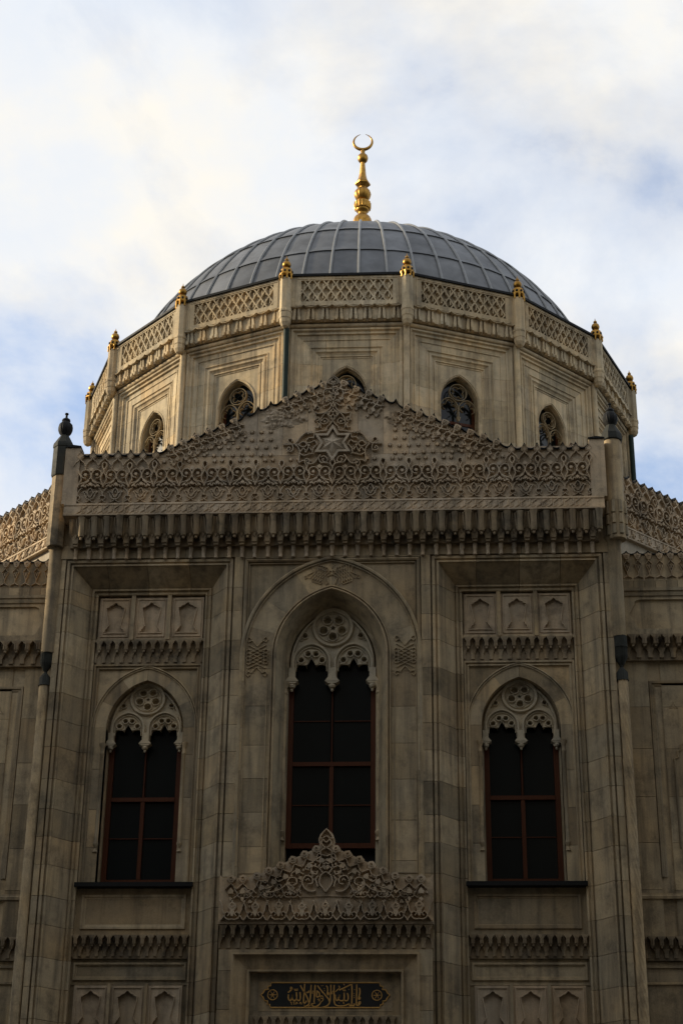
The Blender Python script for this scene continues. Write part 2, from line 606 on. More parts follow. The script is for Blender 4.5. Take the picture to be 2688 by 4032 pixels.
# arch mouldings
inner_prof = [(-0.115, 0.09), (-0.11, 0.01), (-0.085, 0.005), (-0.078, 0.06), (-0.055, 0.06), (-0.048, -0.01), (-0.02, -0.025), (0.0, 0.0), (0.0, 0.05)]
pth = [(-CW, ZB)] + arch(CW, CH, 0, 16, z0=CS) + [(CW, ZB)]
build('arch_moulding', MB().sweep(pth, inner_prof), STONE, mosque)
outer_prof = [(-0.07, 0.10), (-0.06, 0.0), (-0.025, -0.04), (0.01, -0.03), (0.02, 0.05), (0.035, 0.05), (0.04, 0.0), (0.055, 0.0), (0.06, 0.06)]
pth = [(-CW - 0.735, 8.0)] + arch(CW, CH, 0.735, 18, z0=CS) + [(CW + 0.735, 8.0)]
build('arch_moulding', MB().sweep(pth, outer_prof), STONE, mosque)
# splayed reveal
pth = [(-CW, ZB)] + arch(CW, CH, 0, 16, z0=CS) + [(CW, ZB)]
build('window_reveal', MB().sweep(pth, [(0.0, 0.04), (0.17, 0.46), (0.17, 0.52), (0.235, 0.58), (0.235, 0.9)]), STONE, mosque, smooth=True)
# backing panel behind window level
mbw = MB()
mbw.box(-1.2, 1.2, 0.9, 0.95, ZB, 16.6)


def colonnette(x, y, z0, z1, r=0.05):
    prof = [(r * 1.5, z0 - 0.2), (r * 0.6, z0 - 0.12), (r * 1.5, z0 - 0.04), (r * 1.5, z0), (r, z0 + 0.03), (r, z1 - 0.28), (r * 1.3, z1 - 0.26), (r * 1.3, z1 - 0.22),
            (r, z1 - 0.2), (r * 1.05, z1 - 0.12), (r * 1.7, z1 - 0.05), (r * 1.8, z1)]
    return MB().lathe(prof, 12, (x, y))


for sx in (-1, 1):
    build('colonnette', colonnette(sx * 1.03, 0.5, 11.1, 14.42, 0.055), STONE, mosque, smooth=True)


# knots carved on the arch band
def knot_mesh():
    mb = MB()
    k = 0.085
    for s_ in (-1, 1):
        for i in range(-2, 3):
            pts = [(-0.19 + 0.0, i * k * 1.0), (0.19, i * k * 1.0 + 0.2 * s_)]
            mb.ribbon([(x, z - 0.1 * s_) for x, z in pts], 0.026, 0, 0.03)
    for x in (-0.19, 0.19):
        for i in range(-2, 2):
            mb.ribbon(circle(x, i * k + 0.04, 0.045, 10), 0.024, 0, 0.03, closed=True)
    for s_ in (-1, 1):
        for sx in (-1, 1):
            mb.ribbon([(0, s_ * 0.24), (sx * 0.12, s_ * 0.38), (sx * 0.19, s_ * 0.34), (sx * 0.23, s_ * 0.4), (sx * 0.19, s_ * 0.46), (sx * 0.14, s_ * 0.42)], 0.026, 0, 0.03)
    return mb.mesh('carved_knot')


kn = knot_mesh()
place('carved_knot', kn, STONE, mosque, (-1.61, 0.044, 14.86))
place('carved_knot', kn, STONE, mosque, (1.61, 0.044, 14.86))
place('carved_knot', kn, STONE, mosque, (-0.27, 0.044, 16.79), ry=radians(-68), sc=(0.92, 1, 0.66))
place('carved_knot', kn, STONE, mosque, (0.27, 0.044, 16.79), ry=radians(68), sc=(0.92, 1, 0.66))
mbk = MB().ribbon([(0, 17.1), (0.055, 17.02), (0, 16.94), (-0.055, 17.02)], 0.022, 0.044, 0.014, closed=True)
build('carved_knot', mbk, STONE, mosque)


# ------------------------------------------------------------------ tracery of the three big windows
def big_tracery():
    """blind tracery plate, origin at the springing of the sub-arches' pendants, half width 0.96"""
    mb = MB()
    zs = 0.52                    # springing over the pendants
    out = arch(0.93, 1.30, 0, 14, z0=zs)

    def tx(p):
        return (-0.85 + (p[0] - 345) * 0.00179, 0.39 + (920 - p[1]) * 0.00192)
    lo = [(340, 1090), (345, 930), (360, 880), (400, 842), (440, 832), (478, 850), (500, 878), (505, 840), (520, 795), (555, 768), (592, 795), (607, 840), (615, 872),
          (640, 845), (680, 830), (720, 850), (745, 880), (760, 930), (765, 1000)]
    l1 = [tx(p) for p in lo]
    l2 = [(-x, z) for x, z in l1]
    poly = [(-0.93, 0.1)] + out + [(0.93, 0.1)] + l2 + l1[::-1]
    # remove doubled corner
    holes = [circle(0.215 * cos(-pi / 2 + 2 * pi * i / 5), 1.375 + 0.215 * sin(-pi / 2 + 2 * pi * i / 5), 0.085, 14)[::-1] for i in range(5)]
    holes.append(star_poly(0, 1.375, 0.075, 0.03, 5)[::-1])
    for sx in (-1, 1):
        holes += [circle(sx * 0.465 + dx, dz, 0.058, 12)[::-1] for dx, dz in ((-0.225, 0.61), (-0.075, 0.755), (0.095, 0.755), (0.235, 0.61))]
        holes.append(circle(sx * 0.62, 1.19, 0.055, 10)[::-1])
    mb.prism_holes(poly, holes, 0.0, 0.12)
    mb.prism(poly, 0.115, 0.135)
    # ribs on the plate
    mb.ribbon([(-0.9, 0.1)] + arch(0.895, 1.265, 0, 16, z0=zs) + [(0.9, 0.1)], 0.075, 0.0, 0.06)
    mb.ribbon(circle(0, 1.375, 0.425, 30), 0.10, 0.0, 0.075, closed=True)
    mb.ribbon(circle(0, 1.375, 0.34, 28), 0.03, 0.0, 0.03, closed=True)
    for i in range(5):
        a = -pi / 2 + 2 * pi * i / 5
        x, z = 0.215 * cos(a), 1.375 + 0.215 * sin(a)
        mb.ribbon(circle(x, z, 0.105, 16), 0.035, 0.0, 0.05, closed=True)
    for sx in (-1, 1):
        cx = sx * 0.465
        mb.ribbon([(cx - 0.4, 0.3)] + arch(0.405, 0.44, 0, 10, cx, 0.55) + [(cx + 0.4, 0.3)], 0.085, 0.0, 0.075)
        mb.ribbon([(cx - 0.34, 0.35)] + arch(0.335, 0.37, 0, 10, cx, 0.55) + [(cx + 0.34, 0.35)], 0.03, 0.0, 0.04)
        for dx, dz in ((-0.225, 0.61), (-0.075, 0.755), (0.095, 0.755), (0.235, 0.61)):
            mb.ribbon(circle(cx + dx, dz, 0.075, 14), 0.04, 0.0, 0.055, closed=True)
        mb.ribbon([(cx - 0.3, 0.52), (cx - 0.1, 0.50), (cx + 0.0, 0.68), (cx + 0.1, 0.50), (cx + 0.3, 0.52)], 0.03, 0.0, 0.045)
        mb.ribbon(circle(sx * 0.62, 1.19, 0.07, 12), 0.03, 0.0, 0.045, closed=True)
        mb.ribbon(circle(sx * 0.70, 1.10, 0.03, 8), 0.02, 0.0, 0.03, closed=True)
        mb.ribbon(circle(sx * 0.60, 1.29, 0.03, 8), 0.02, 0.0, 0.03, closed=True)
    # pendants
    for x in (-0.885, 0.0, 0.885):
        w = 0.085 if x == 0 else 0.07
        mb.box(x - w, x + w, -0.07, 0.1, 0.12, 0.42)
        mb.prism([(x - w - 0.075, 0.10), (x + w + 0.075, 0.10), (x + w, 0.2), (x - w, 0.2)], -0.11, 0.1)
        mb.prism([(x - w, 0.05), (x + w, 0.05), (x + w + 0.075, 0.10), (x - w - 0.075, 0.10)], -0.10, 0.1)
        mb.lathe([(0.02, -0.12), (0.035, -0.09), (0.03, -0.06), (0.07, -0.03), (0.085, 0.01), (0.07, 0.05)], 12, (x, -0.02))
    return mb.mesh('tracery')


TRM = big_tracery()


def wood_window(name, cx, y, zlow, ztop, hw, trans, bar_lo, bar_hi):
    """two sashes with eight panes behind the tracery"""
    mb = MB()
    mb.box(cx - hw, cx - hw + 0.11, y - 0.05, y + 0.06, zlow, ztop)
    mb.box(cx + hw - 0.11, cx + hw, y - 0.05, y + 0.06, zlow, ztop)
    mb.box(cx - hw + 0.11, cx + hw - 0.11, y - 0.05, y + 0.06, zlow, zlow + 0.11)
    w = build(name, mb, WOOD, mosque)
    fr = MB().box(cx - hw + 0.112, cx + hw - 0.112, y - 0.065, y + 0.055, trans - 0.045, trans + 0.045)
    build('transom', fr, WOOD, w)
    build('mullion', MB().box(cx - 0.042, cx + 0.042, y - 0.055, y + 0.05, zlow + 0.112, trans - 0.047), WOOD, w)
    build('mullion', MB().box(cx - 0.012, cx + 0.012, y - 0.04, y + 0.05, trans + 0.047, ztop), WOOD, w)
    for z, wd in ((bar_lo, 0.009), (bar_hi, 0.009)) if bar_hi else ((bar_lo, 0.009),):
        for sx in (-1, 1):
            xa, xb = (cx - hw + 0.112, cx - 0.052) if sx < 0 else (cx + 0.052, cx + hw - 0.112)
            build('glazing_bar', MB().box(xa, xb, y - 0.02, y + 0.04, z - wd, z + wd), WOOD, w)
    for z0, z1 in ((zlow + 0.11, bar_lo), (bar_lo, trans), (trans, bar_hi), (bar_hi, ztop)) if bar_hi else ((zlow + 0.11, bar_lo), (bar_lo, trans), (trans, ztop)):
        for sx in (-1, 1):
            xa, xb = (cx - hw + 0.112, cx - 0.03) if sx < 0 else (cx + 0.03, cx + hw - 0.112)
            d1, d2, d3 = (random.uniform(0.0, 0.012) for _ in range(3))
            build('pane', MB().add([(xa + 0.002, y + 0.008 + d1, z0 + 0.003), (xb - 0.002, y + 0.008 + d2, z0 + 0.003), (xb - 0.002, y + 0.008 + d3, z1 - 0.003), (xa + 0.002, y + 0.008 + d1 - d2 + d3, z1 - 0.003)], [(0, 1, 2, 3)]), GLASS, w)
    return w


wc = wood_window('arched_window', 0.0, 0.78, 10.80, 15.6, 0.955, 12.64, 11.74, 13.62)
place('tracery', TRM, TRACE, wc, (0, 0.60, 14.36), sc=(1.0, 1.0, 1.0))
place('reveal_backing', mbw.mesh('reveal_backing'), LEAD_D, mosque)

# ------------------------------------------------------------------ side bays
SW, SH, SS = 0.845, 1.09, 13.45      # side arch
YF = 0.58


def niche_panel_mesh(inv=False):
    mb = MB()
    w, h = 0.36, 0.46
    half = [(0.0, 0.36), (0.045, 0.33), (0.07, 0.30), (0.12, 0.285), (0.16, 0.25), (0.205, 0.235), (0.205, 0.18), (0.19, 0.10), (0.165, -0.02), (0.145, -0.13),
            (0.135, -0.17), (0.165, -0.185), (0.175, -0.225), (0.205, -0.24), (0.22, -0.285), (0.255, -0.33)]
    hole = [(x, z) for x, z in half] + [(-x, z) for x, z in half[::-1][:-1]]
    hole = hole[::-1]
    outer = [(-w, -h), (w, -h), (w, h), (-w, h)]
    mb.prism_holes(outer, [hole], 0.0, 0.08)
    mb.add([(-w, 0.06, -h), (w, 0.06, -h), (w, 0.06, h), (-w, 0.06, h)], [(0, 1, 2, 3)])
    mb.ribbon(hole, 0.03, 0.001, 0.028, closed=True, top=0.6)
    # raised fillet frame
    mb.sweep([(-0.30, -0.40), (-0.30, 0.41), (0.30, 0.41), (0.30, -0.40), (-0.30, -0.40)][:4], [(-0.02, 0.0), (-0.015, -0.022), (0.005, -0.022), (0.012, 0.0)], closed=True)
    return mb.mesh('niche_panel')


NPM = niche_panel_mesh()


def small_muq_mesh(p=0.196, h=0.5):
    """two tiers of small stalactites, origin at the wall plane and the top edge"""
    mb = MB()
    h2 = h / 2
    hp = p / 2
    # upper tier: flared tulip block
    for zt, yo, sh in ((0.0, -0.17, 0.0), (-h2, -0.08, hp)):
        for xx in ((sh,) if sh == 0 else (-hp, hp)):
            ws = 1.0 if sh == 0 else 0.5
            x0 = xx if sh == 0 else xx * 0.5
            if sh == 0:
                mb.prism([(-hp * 0.95, zt), (-hp * 0.40, zt - h2 * 0.35), (-hp * 0.42, zt - h2 * 0.8), (hp * 0.42, zt - h2 * 0.8), (hp * 0.40, zt - h2 * 0.35), (hp * 0.95, zt)], yo, 0.0)
                mb.prism([(-hp * 0.30, zt - h2 * 0.80), (hp * 0.30, zt - h2 * 0.80), (hp * 0.18, zt - h2 * 1.0), (-hp * 0.18, zt - h2 * 1.0)], yo + 0.01, 0.0)
                for dx in (-0.2, 0.2):
                    mb.box(hp * (dx - 0.06), hp * (dx + 0.06), yo - 0.012, yo, zt - h2 * 0.78, zt - h2 * 0.15)
            else:
                s_ = 1 if xx > 0 else -1
                mb.prism([(s_ * hp, zt), (s_ * hp * 0.25, zt), (s_ * hp * 0.62, zt - h2 * 0.4), (s_ * hp * 0.60, zt - h2 * 0.82), (s_ * hp, zt - h2 * 0.82)], yo, 0.0)
    mb.box(-hp, hp, -0.05, 0.0, -h, 0.0)
    return mb.mesh('stalactite')


SMQ = small_muq_mesh()

for sx in (-1, 1):
    cx = sx * MC
    # panel row
    back = MB().box(cx - 1.23, cx + 1.23, YF + 0.06, 0.95, 15.44, 16.58)
    build('panel_field', back, STONE, mosque)
    for i in (-1, 0, 1):
        place('niche_panel', NPM, CARVE, mosque, (cx + i * 0.815, YF - 0.03, 16.0), sc=(1.0, 1, 1.08))
        if i < 1:
            build('panel_strip', MB().box(cx + (i + 0.5) * 0.815 - 0.045, cx + (i + 0.5) * 0.815 + 0.045, YF - 0.09, YF + 0.06, 15.47, 16.55), STONE, mosque)
    build('panel_strip', MB().box(cx - 1.23, cx + 1.23, YF - 0.06, YF + 0.04, 15.43, 15.50), STONE, mosque)
    # small stalactite cornice over the arch
    n = 12
    p = 2.40 / n
    for i in range(n):
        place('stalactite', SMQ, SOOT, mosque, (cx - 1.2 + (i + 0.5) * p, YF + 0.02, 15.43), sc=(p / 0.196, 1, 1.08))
    # arch field
    xw = 1.20
    outer = [(cx - xw, 10.02), (cx - SW, 10.02), (cx - SW, SS)] + arch(SW, SH, 0, 14, cx, SS)[1:-1] + [(cx + SW, SS), (cx + SW, 10.02), (cx + xw, 10.02), (cx + xw, 14.9), (cx - xw, 14.9)]
    c = (SH * SH - SW * SW) / (2 * SW)
    RR = 0.27
    for s2 in (-1, 1):
        # jamb stones below the springing
        for a, b_ in courses(10.02, SS, 0.85):
            xa, xb = sorted((cx + s2 * (SW + 0.0), cx + s2 * xw))
            block(MB().box(xa, xb, YF, 0.95, a + JT, b_ - JT))
        # voussoirs
        r0, r1 = SW + c, SW + c + RR
        for a0, a1 in ((0.0, 0.45), (0.45, 0.92), (0.92, 1.4)):
            pts = []
            am0, am1 = math.acos(c / r0), math.acos(c / r1)
            for i in range(7):
                a = min(a0 + (a1 - a0) * i / 6, am1)
                pts.append((-c + r1 * cos(a), SS + r1 * sin(a)))
            for i in range(6, -1, -1):
                a = min(a0 + (a1 - a0) * i / 6, am0)
                pts.append((-c + r0 * cos(a), SS + r0 * sin(a)))
            if a1 > 1.3:
                pts = [(max(0.002, x), z) for x, z in pts]
            block(MB().prism([(cx + s2 * x, z) for x, z in pts], YF, 0.95, inset=0.003), name='voussoir')
        # spandrel
        ar = arch(SW, SH, RR + 0.003, 12, half='r')
        poly = [(cx + s2 * x, SS + z) for x, z in ar] + [(cx, 14.9), (cx + s2 * xw, 14.9), (cx + s2 * xw, SS)]
        block(MB().prism(poly, YF + 0.025, 0.95), name='spandrel_stone')
    build('arch_moulding', MB().sweep([(cx - SW - RR, SS)] + arch(SW, SH, RR, 16, cx, SS)[1:-1] + [(cx + SW + RR, SS)],
          [(-0.06, YF + 0.04), (-0.055, YF - 0.035), (-0.035, YF - 0.04), (-0.03, YF + 0.02), (-0.012, YF + 0.02), (-0.008, YF - 0.035), (0.008, YF - 0.03), (0.012, YF + 0.001)]), STONE, mosque)
    build('arch_moulding', MB().sweep([(cx - xw, 10.02), (cx - xw, 14.9), (cx + xw, 14.9), (cx + xw, 10.02)],
          [(0.0, YF - 0.05), (0.035, YF - 0.05), (0.045, YF - 0.01), (0.07, YF - 0.01), (0.075, YF - 0.03), (0.10, YF - 0.03), (0.115, YF + 0.02)]), STONE, mosque)
    # reveal, window, tracery, colonnettes
    pth = [(cx - SW, 10.02)] + arch(SW, SH, 0, 14, cx, SS) + [(cx + SW, 10.02)]
    build('window_reveal', MB().sweep(pth, [(0.0, YF + 0.005), (0.0, 0.80), (0.04, 0.83), (0.04, 1.2)]), STONE, mosque, smooth=True)
    build('reveal_backing', MB().box(cx - 0.86, cx + 0.86, 1.1, 1.15, 10.0, 14.6), WOOD, mosque)
    w = wood_window('arched_window', cx, 0.98, 10.08, 14.1, 0.80, 11.93, 11.08, None)
    place('tracery', TRM, TRACE, w, (cx, 0.82, 13.05), sc=(0.86, 0.9, 0.815))
    for s2 in (-1, 1):
        build('colonnette', colonnette(cx + s2 * 0.895, 0.60, 10.9, 13.1, 0.042), STONE, mosque, smooth=True)
    # sill
    build('window_sill', MB().box(cx - 1.245, cx + 1.245, 0.40, 1.1, 9.93, 10.02), LEAD_D, mosque)
    # panel under the sill
    build('panel_field', MB().box(cx - 1.24, cx + 1.24, YF + 0.03, 0.95, 8.93, 9.93), STONE, mosque)
    build('panel_frame', MB().sweep([(cx - 1.1, 9.08), (cx - 1.1, 9.80), (cx + 1.1, 9.80), (cx + 1.1, 9.08)],
          [(0.0, YF + 0.031), (0.005, YF - 0.0), (0.05, YF - 0.0), (0.06, YF + 0.02), (0.08, YF + 0.02), (0.1, YF + 0.032)], closed=True), STONE, mosque)
    n = 14
    p = 2.44 / n
    for i in range(n):
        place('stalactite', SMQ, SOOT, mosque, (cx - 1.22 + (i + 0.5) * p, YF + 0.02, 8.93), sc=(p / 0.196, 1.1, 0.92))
    build('panel_field', MB().box(cx - 1.24, cx + 1.24, YF + 0.03, 0.95, 7.95, 8.47).box(cx - 1.24, cx + 1.24, YF + 0.06, 0.95, ZB, 7.95), STONE, mosque)
    build('panel_frame', MB().sweep([(cx - 1.17, 8.04), (cx - 1.17, 8.40), (cx + 1.17, 8.40), (cx + 1.17, 8.04)],
          [(0.0, YF + 0.031), (0.005, YF - 0.01), (0.045, YF - 0.01), (0.05, YF + 0.02), (0.075, YF + 0.02), (0.08, YF + 0.032)], closed=True), STONE, mosque)
    for i in (-1, 0, 1):
        place('niche_panel', NPM, CARVE, mosque, (cx + i * 0.76, YF - 0.03, 7.47), sc=(0.98, 1, 1.0))
        if i < 1:
            build('panel_strip', MB().box(cx + (i + 0.5) * 0.76 - 0.03, cx + (i + 0.5) * 0.76 + 0.03, YF - 0.085, YF + 0.06, 6.9, 7.96), STONE, mosque)

# ------------------------------------------------------------------ stalactite cornice of the entrance front
PITCH = 0.2885
YP = -0.42                           # face of the parapet


def cornice_mesh():
    """one bracket with the lobe to its right; origin x at the bracket, z absolute above 0 = 17.19"""
    mb = MB()
    h = PITCH / 2
    arc = [(h - (h - 0.055) * sin(pi / 2 * i / 5), 0.30 + 0.20 * cos(pi / 2 * i / 5)) for i in range(6)]
    right = [(h, 0.86)] + arc + [(0.05, 0.26)]
    poly = right + [(-x, z) for x, z in right[::-1]]
    mb.prism(poly, -0.20, 0.0)
    for s_ in (-1, 1):
        mb.ribbon([(s_ * x, z) for x, z in arc], 0.025, -0.20, 0.02)
    mb.prism([(-0.085, 0.62), (0.085, 0.62), (0.06, 0.30), (-0.06, 0.30)], -0.235, -0.19, inset=0.1)
    # wedge carrying the face out to the lip
    mb.add([(-h, -0.2, 0.47), (h, -0.2, 0.47), (h, -0.30, 0.56), (-h, -0.30, 0.56), (h, -0.375, 0.87), (-h, -0.375, 0.87)], [(0, 1, 2, 3), (3, 2, 4, 5)])
    mb.box(-h, h, -0.09, 0.0, 0.27, 0.52)
    # pointed leaves over the bracket
    for s_ in (-1, 1):
        mb.add([(0.0, -0.37, 0.87), (s_ * 0.02, -0.40, 0.82), (s_ * 0.075, -0.33, 0.50), (s_ * 0.045, -0.29, 0.50), (s_ * 0.04, -0.44, 0.85)],
               [(0, 1, 3), (1, 2, 3), (0, 4, 1), (4, 2, 1)])
    mb.prism([(-0.03, 0.50), (0, 0.42), (0.03, 0.50), (0, 0.62)], -0.26, -0.2)
    # lobe
    prof = [(0.012, 0.355), (0.03, 0.37), (0.03, 0.42), (0.06, 0.435), (0.068, 0.46), (0.07, 0.7), (0.078, 0.8), (0.095, 0.88)]
    for s_ in (1,):
        vs = MB().lathe(prof, 12, (h, 0))
        vs.v = [(x, y * 1.05 - 0.325 - 0.07 * max(0, (z - 0.46) / 0.42), z) for x, y, z in vs.v]
        mb.add(vs.v, vs.f)
    return mb.mesh('stalactite_bracket', True)


def pendant_mesh():
    mb = MB().lathe([(0.042, 0.0), (0.048, 0.01), (0.042, 0.03), (0.042, 0.14), (0.05, 0.15), (0.05, 0.28), (0.058, 0.30)], 10, (0, -0.05))
    return mb.mesh('pendant', True)


CMM, PDM = cornice_mesh(), pendant_mesh()
NM = 41
for i in range(NM):
    x = (i - (NM - 1) / 2) * PITCH
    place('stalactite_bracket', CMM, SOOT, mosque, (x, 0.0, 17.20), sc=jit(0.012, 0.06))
    place('pendant', PDM, CARVE, mosque, (x + random.uniform(-0.006, 0.006), 0.0, 17.19), sc=(1 + random.uniform(-0.06, 0.06), 1, 1 + random.uniform(-0.05, 0.02)))
build('cornice_lip', MB().seg([(0.0, -0.47), (0.03, -0.475), (0.035, -0.44), (0.26, -0.425), (0.265, -0.445), (0.31, -0.445), (0.31, 0.9), (-0.04, 0.9), (-0.04, -0.2), (0.0, -0.38)],
      (-6.05, 18.10), (0, 1), (6.05, 18.10), (0, 1)), CARVE, mosque)


# ------------------------------------------------------------------ carved parapets
def tip_z(i):
    return 19.76 + max(0, 14 - abs(i)) * 0.1329


def crest_line(i0, i1, zf=tip_z, p=PITCH):
    """scalloped top edge from tip i0 to tip i1"""
    pts = []
    for i in range(i0, i1):
        za, zb = zf(i), zf(i + 1)
        for k in range(6):
            t = k / 6
            sag = 0.15 * (1 - (2 * t - 1) ** 2) ** 0.6 if 0 < t < 1 else 0
            pts.append(((i + t) * p, za + (zb - za) * t - sag))
    pts.append((i1 * p, zf(i1)))
    return pts


def scr(pts, ox, oz, kx, kz):
    return [((x - ox) * kx, (oz - z) * kz) for x, z in pts]


def motif_a():
    """knotted scrolls and flowers, cell 0.577 wide, origin at the cell's foot on the parapet face"""
    mb = MB()
    kx, kz, w, h = 0.00184, 0.00204, 0.038, 0.095
    for s_ in (-1, 1):
        for pts in ([(115, 5), (60, 55), (12, 105), (2, 140), (14, 185), (55, 215), (105, 205), (125, 165), (105, 122), (62, 112)],
                    [(155, 0), (140, 55), (118, 95), (132, 150), (155, 190), (157, 215)],
                    [(15, 100), (70, 60), (125, 45)], [(20, 80), (80, 38), (112, 16)], [(100, 10), (78, 22), (72, 0)], [(15, 15), (45, 30), (60, 0)]):
            mb.ribbon(smooth_pts([(s_ * x * kx, z * kz) for x, z in pts], 3), w, 0, h)
        cx, cz = s_ * 72 * kx, 158 * kz
        fl = [(cx + (0.062 if i % 2 == 0 else 0.036) * cos(pi * i / 6), cz + (0.062 if i % 2 == 0 else 0.036) * sin(pi * i / 6)) for i in range(12)]
        mb.prism(fl, -0.09, 0, inset=0.25)
        mb.prism(circle(s_ * 135 * kx, 40 * kz, 0.03, 6), -0.08, 0, inset=0.3)
    mb.prism([(0, 75 * kz), (0.025, 0.11), (0.055, 0.10), (0.05, 0.06), (0.02, 0.055), (0.0, 0.02), (-0.02, 0.055), (-0.05, 0.06), (-0.055, 0.10), (-0.025, 0.11)], -0.085, 0, inset=0.2)
    mb.prism([(0, 258 * kz), (0.03, 0.485), (0.068, 0.475), (0.055, 0.43), (0.03, 0.40), (-0.03, 0.40), (-0.055, 0.43), (-0.068, 0.475), (-0.03, 0.485)], -0.09, 0, inset=0.2)
    dr = smooth_pts([(157, 215), (130, 262), (136, 296), (157, 308), (178, 296), (184, 262), (157, 215)], 3)
    mb.ribbon([(x * kx, z * kz) for x, z in dr], 0.04, 0, h)
    return mb.mesh('scroll_carving')


def motif_b():
    mb = MB()
    kx, kz, h = 0.0011, 0.00126, 0.06
    for s_ in (-1, 1):
        for pts, w in (([(0, 62), (55, 75), (95, 120), (115, 180), (155, 208), (105, 215), (75, 188), (45, 160)], 0.036), ([(0, 95), (40, 140), (58, 200), (32, 255), (0, 285)], 0.036),
                       ([(0, 62), (30, 30), (70, 8), (115, 0)], 0.024), ([(262, 128), (254, 195), (215, 255), (165, 285)], 0.036), ([(262, 52), (230, 22), (190, 4)], 0.03),
                       ([(262, 122), (225, 132), (206, 92), (232, 52)], 0.032)):
            mb.ribbon(smooth_pts([(s_ * x * kx, z * kz) for x, z in pts], 3), w, 0, h)
        mb.prism([(s_ * 70 * kx, 95 * kz), (s_ * 105 * kx, 170 * kz), (s_ * 60 * kx, 165 * kz)], -0.03, 0)
    mb.prism([(0, 250 * kz), (0.018, 0.28), (0, 0.24), (-0.018, 0.28)], -0.03, 0)
    mb.prism([(0, 0.1), (0.02, 0.13), (0, 0.17), (-0.02, 0.13)], -0.03, 0)
    return mb.mesh('tulip_carving')


def motif_key():
    mb = MB()
    p = 0.2396
    mb.ribbon([(-p * 0.5, 0.015), (-p * 0.12, 0.075), (-p * 0.12, 0.2)], 0.034, 0, 0.028)
    mb.ribbon([(p * 0.05, 0.012), (p * 0.05, 0.12), (p * 0.48, 0.20)], 0.034, 0, 0.028)
    mb.ribbon([(p * 0.2, 0.02), (p * 0.34, 0.06), (p * 0.34, 0.11)], 0.024, 0, 0.024)
    return mb.mesh('key_carving')


def motif_crest(full=True):
    """palmette under one crest tip, origin at the tip"""
    mb = MB()
    half = [(0.0, -0.03), (0.035, -0.075), (0.075, -0.10), (0.088, -0.15), (0.06, -0.2), (0.02, -0.225)]
    mb.prism([(x, z) for x, z in half] + [(-x, z) for x, z in half[::-1][:-1]], -0.07, 0, inset=0.12)
    mb.ribbon([(0, -0.05), (0.065, -0.14), (0, -0.21), (-0.065, -0.14)], 0.016, -0.068, 0.02, closed=True)
    if full:
        for s_ in (-1, 1):
            mb.ribbon(smooth_pts([(0, -0.2), (s_ * 0.045, -0.26), (s_ * 0.10, -0.31), (s_ * PITCH / 2, -0.40)], 3), 0.036, 0, 0.08)
            mb.prism([(s_ * PITCH / 2, -0.36), (s_ * (PITCH / 2 - 0.035), -0.41), (s_ * PITCH / 2, -0.47)], -0.045, 0)
    return mb.mesh('crest_carving')


def motif_slope():
    """bracket-like steps below the raking crest (in the rake's own axes), origin at the tip"""
    mb = MB()
    half = [(0.0, -0.03), (0.09, -0.045), (0.085, -0.15), (0.04, -0.215), (-0.04, -0.215), (-0.085, -0.15), (-0.09, -0.045)]
    mb.prism(half, -0.10, 0, inset=0.15)
    mb.ribbon(circle(0, -0.125, 0.05, 4, pi / 4), 0.02, -0.098, 0.03, closed=True)
    mb.prism(circle(0, -0.125, 0.02, 4), -0.13, -0.095)
    mb.ribbon([(0.02, -0.21), (0.03, -0.30), (0.07, -0.40), (0.02, -0.46)], 0.055, 0, 0.10)
    mb.ribbon([(-0.10, -0.29), (-0.02, -0.30), (0.04, -0.31), (0.12, -0.29), (0.17, -0.33)], 0.05, 0, 0.10)
    mb.prism([(-0.01, -0.42), (0.07, -0.38), (0.10, -0.45), (0.03, -0.52), (-0.03, -0.48)], -0.10, 0, inset=0.15)
    mb.ribbon([(-0.12, -0.34), (-0.09, -0.43), (-0.13, -0.50)], 0.045, 0, 0.08)
    mb.prism([(-0.14, -0.50), (-0.06, -0.50), (-0.07, -0.58), (-0.13, -0.58)], -0.08, 0, inset=0.15)
    q = 0.1588
    mb.ribbon(smooth_pts([(-q, -0.225), (-0.115, -0.27), (-0.09, -0.2)], 3), 0.03, 0, 0.07)
    mb.ribbon(smooth_pts([(q, -0.225), (0.115, -0.27), (0.09, -0.2)], 3), 0.03, 0, 0.07)
    mb.ribbon([(-q, -0.345), (-0.08, -0.30), (0.0, -0.345), (0.08, -0.30), (q, -0.345)], 0.03, 0, 0.06)
    mb.ribbon(smooth_pts([(-q, -0.47), (-0.08, -0.54), (0.0, -0.50), (0.08, -0.56), (q, -0.47)], 3), 0.032, 0, 0.06)
    mb.prism(star_poly(0.09, -0.625, 0.05, 0.026), -0.045, 0, inset=0.12)
    return mb.mesh('raking_carving')


MA, MBm, MK, MCR, MSL = motif_a(), motif_b(), motif_key(), motif_crest(), motif_slope()
STARM = MB().prism(star_poly(0, 0, 0.056, 0.028), -0.05, 0, inset=0.12).mesh('carved_star')

parapet = build('crested_parapet', MB().seg([(0.0, -0.34), (1.3, -0.34), (1.3, -0.2), (0.0, -0.2)], (-5.78, 18.42), (0, 1), (5.78, 18.42), (0, 1)), CARVE, mosque)
XE = 5.77


def slab(x0, x1, z0, top, dy=0.05):
    poly = [(x0, z0), (x1, z0)] + top[::-1]
    return MB().prism(poly, YP + dy, -0.12)


def panel(mb, mat=CARVE):
    return build('carved_panel', mb, mat, parapet, loc=(0, random.uniform(-0.003, 0.004), 0))


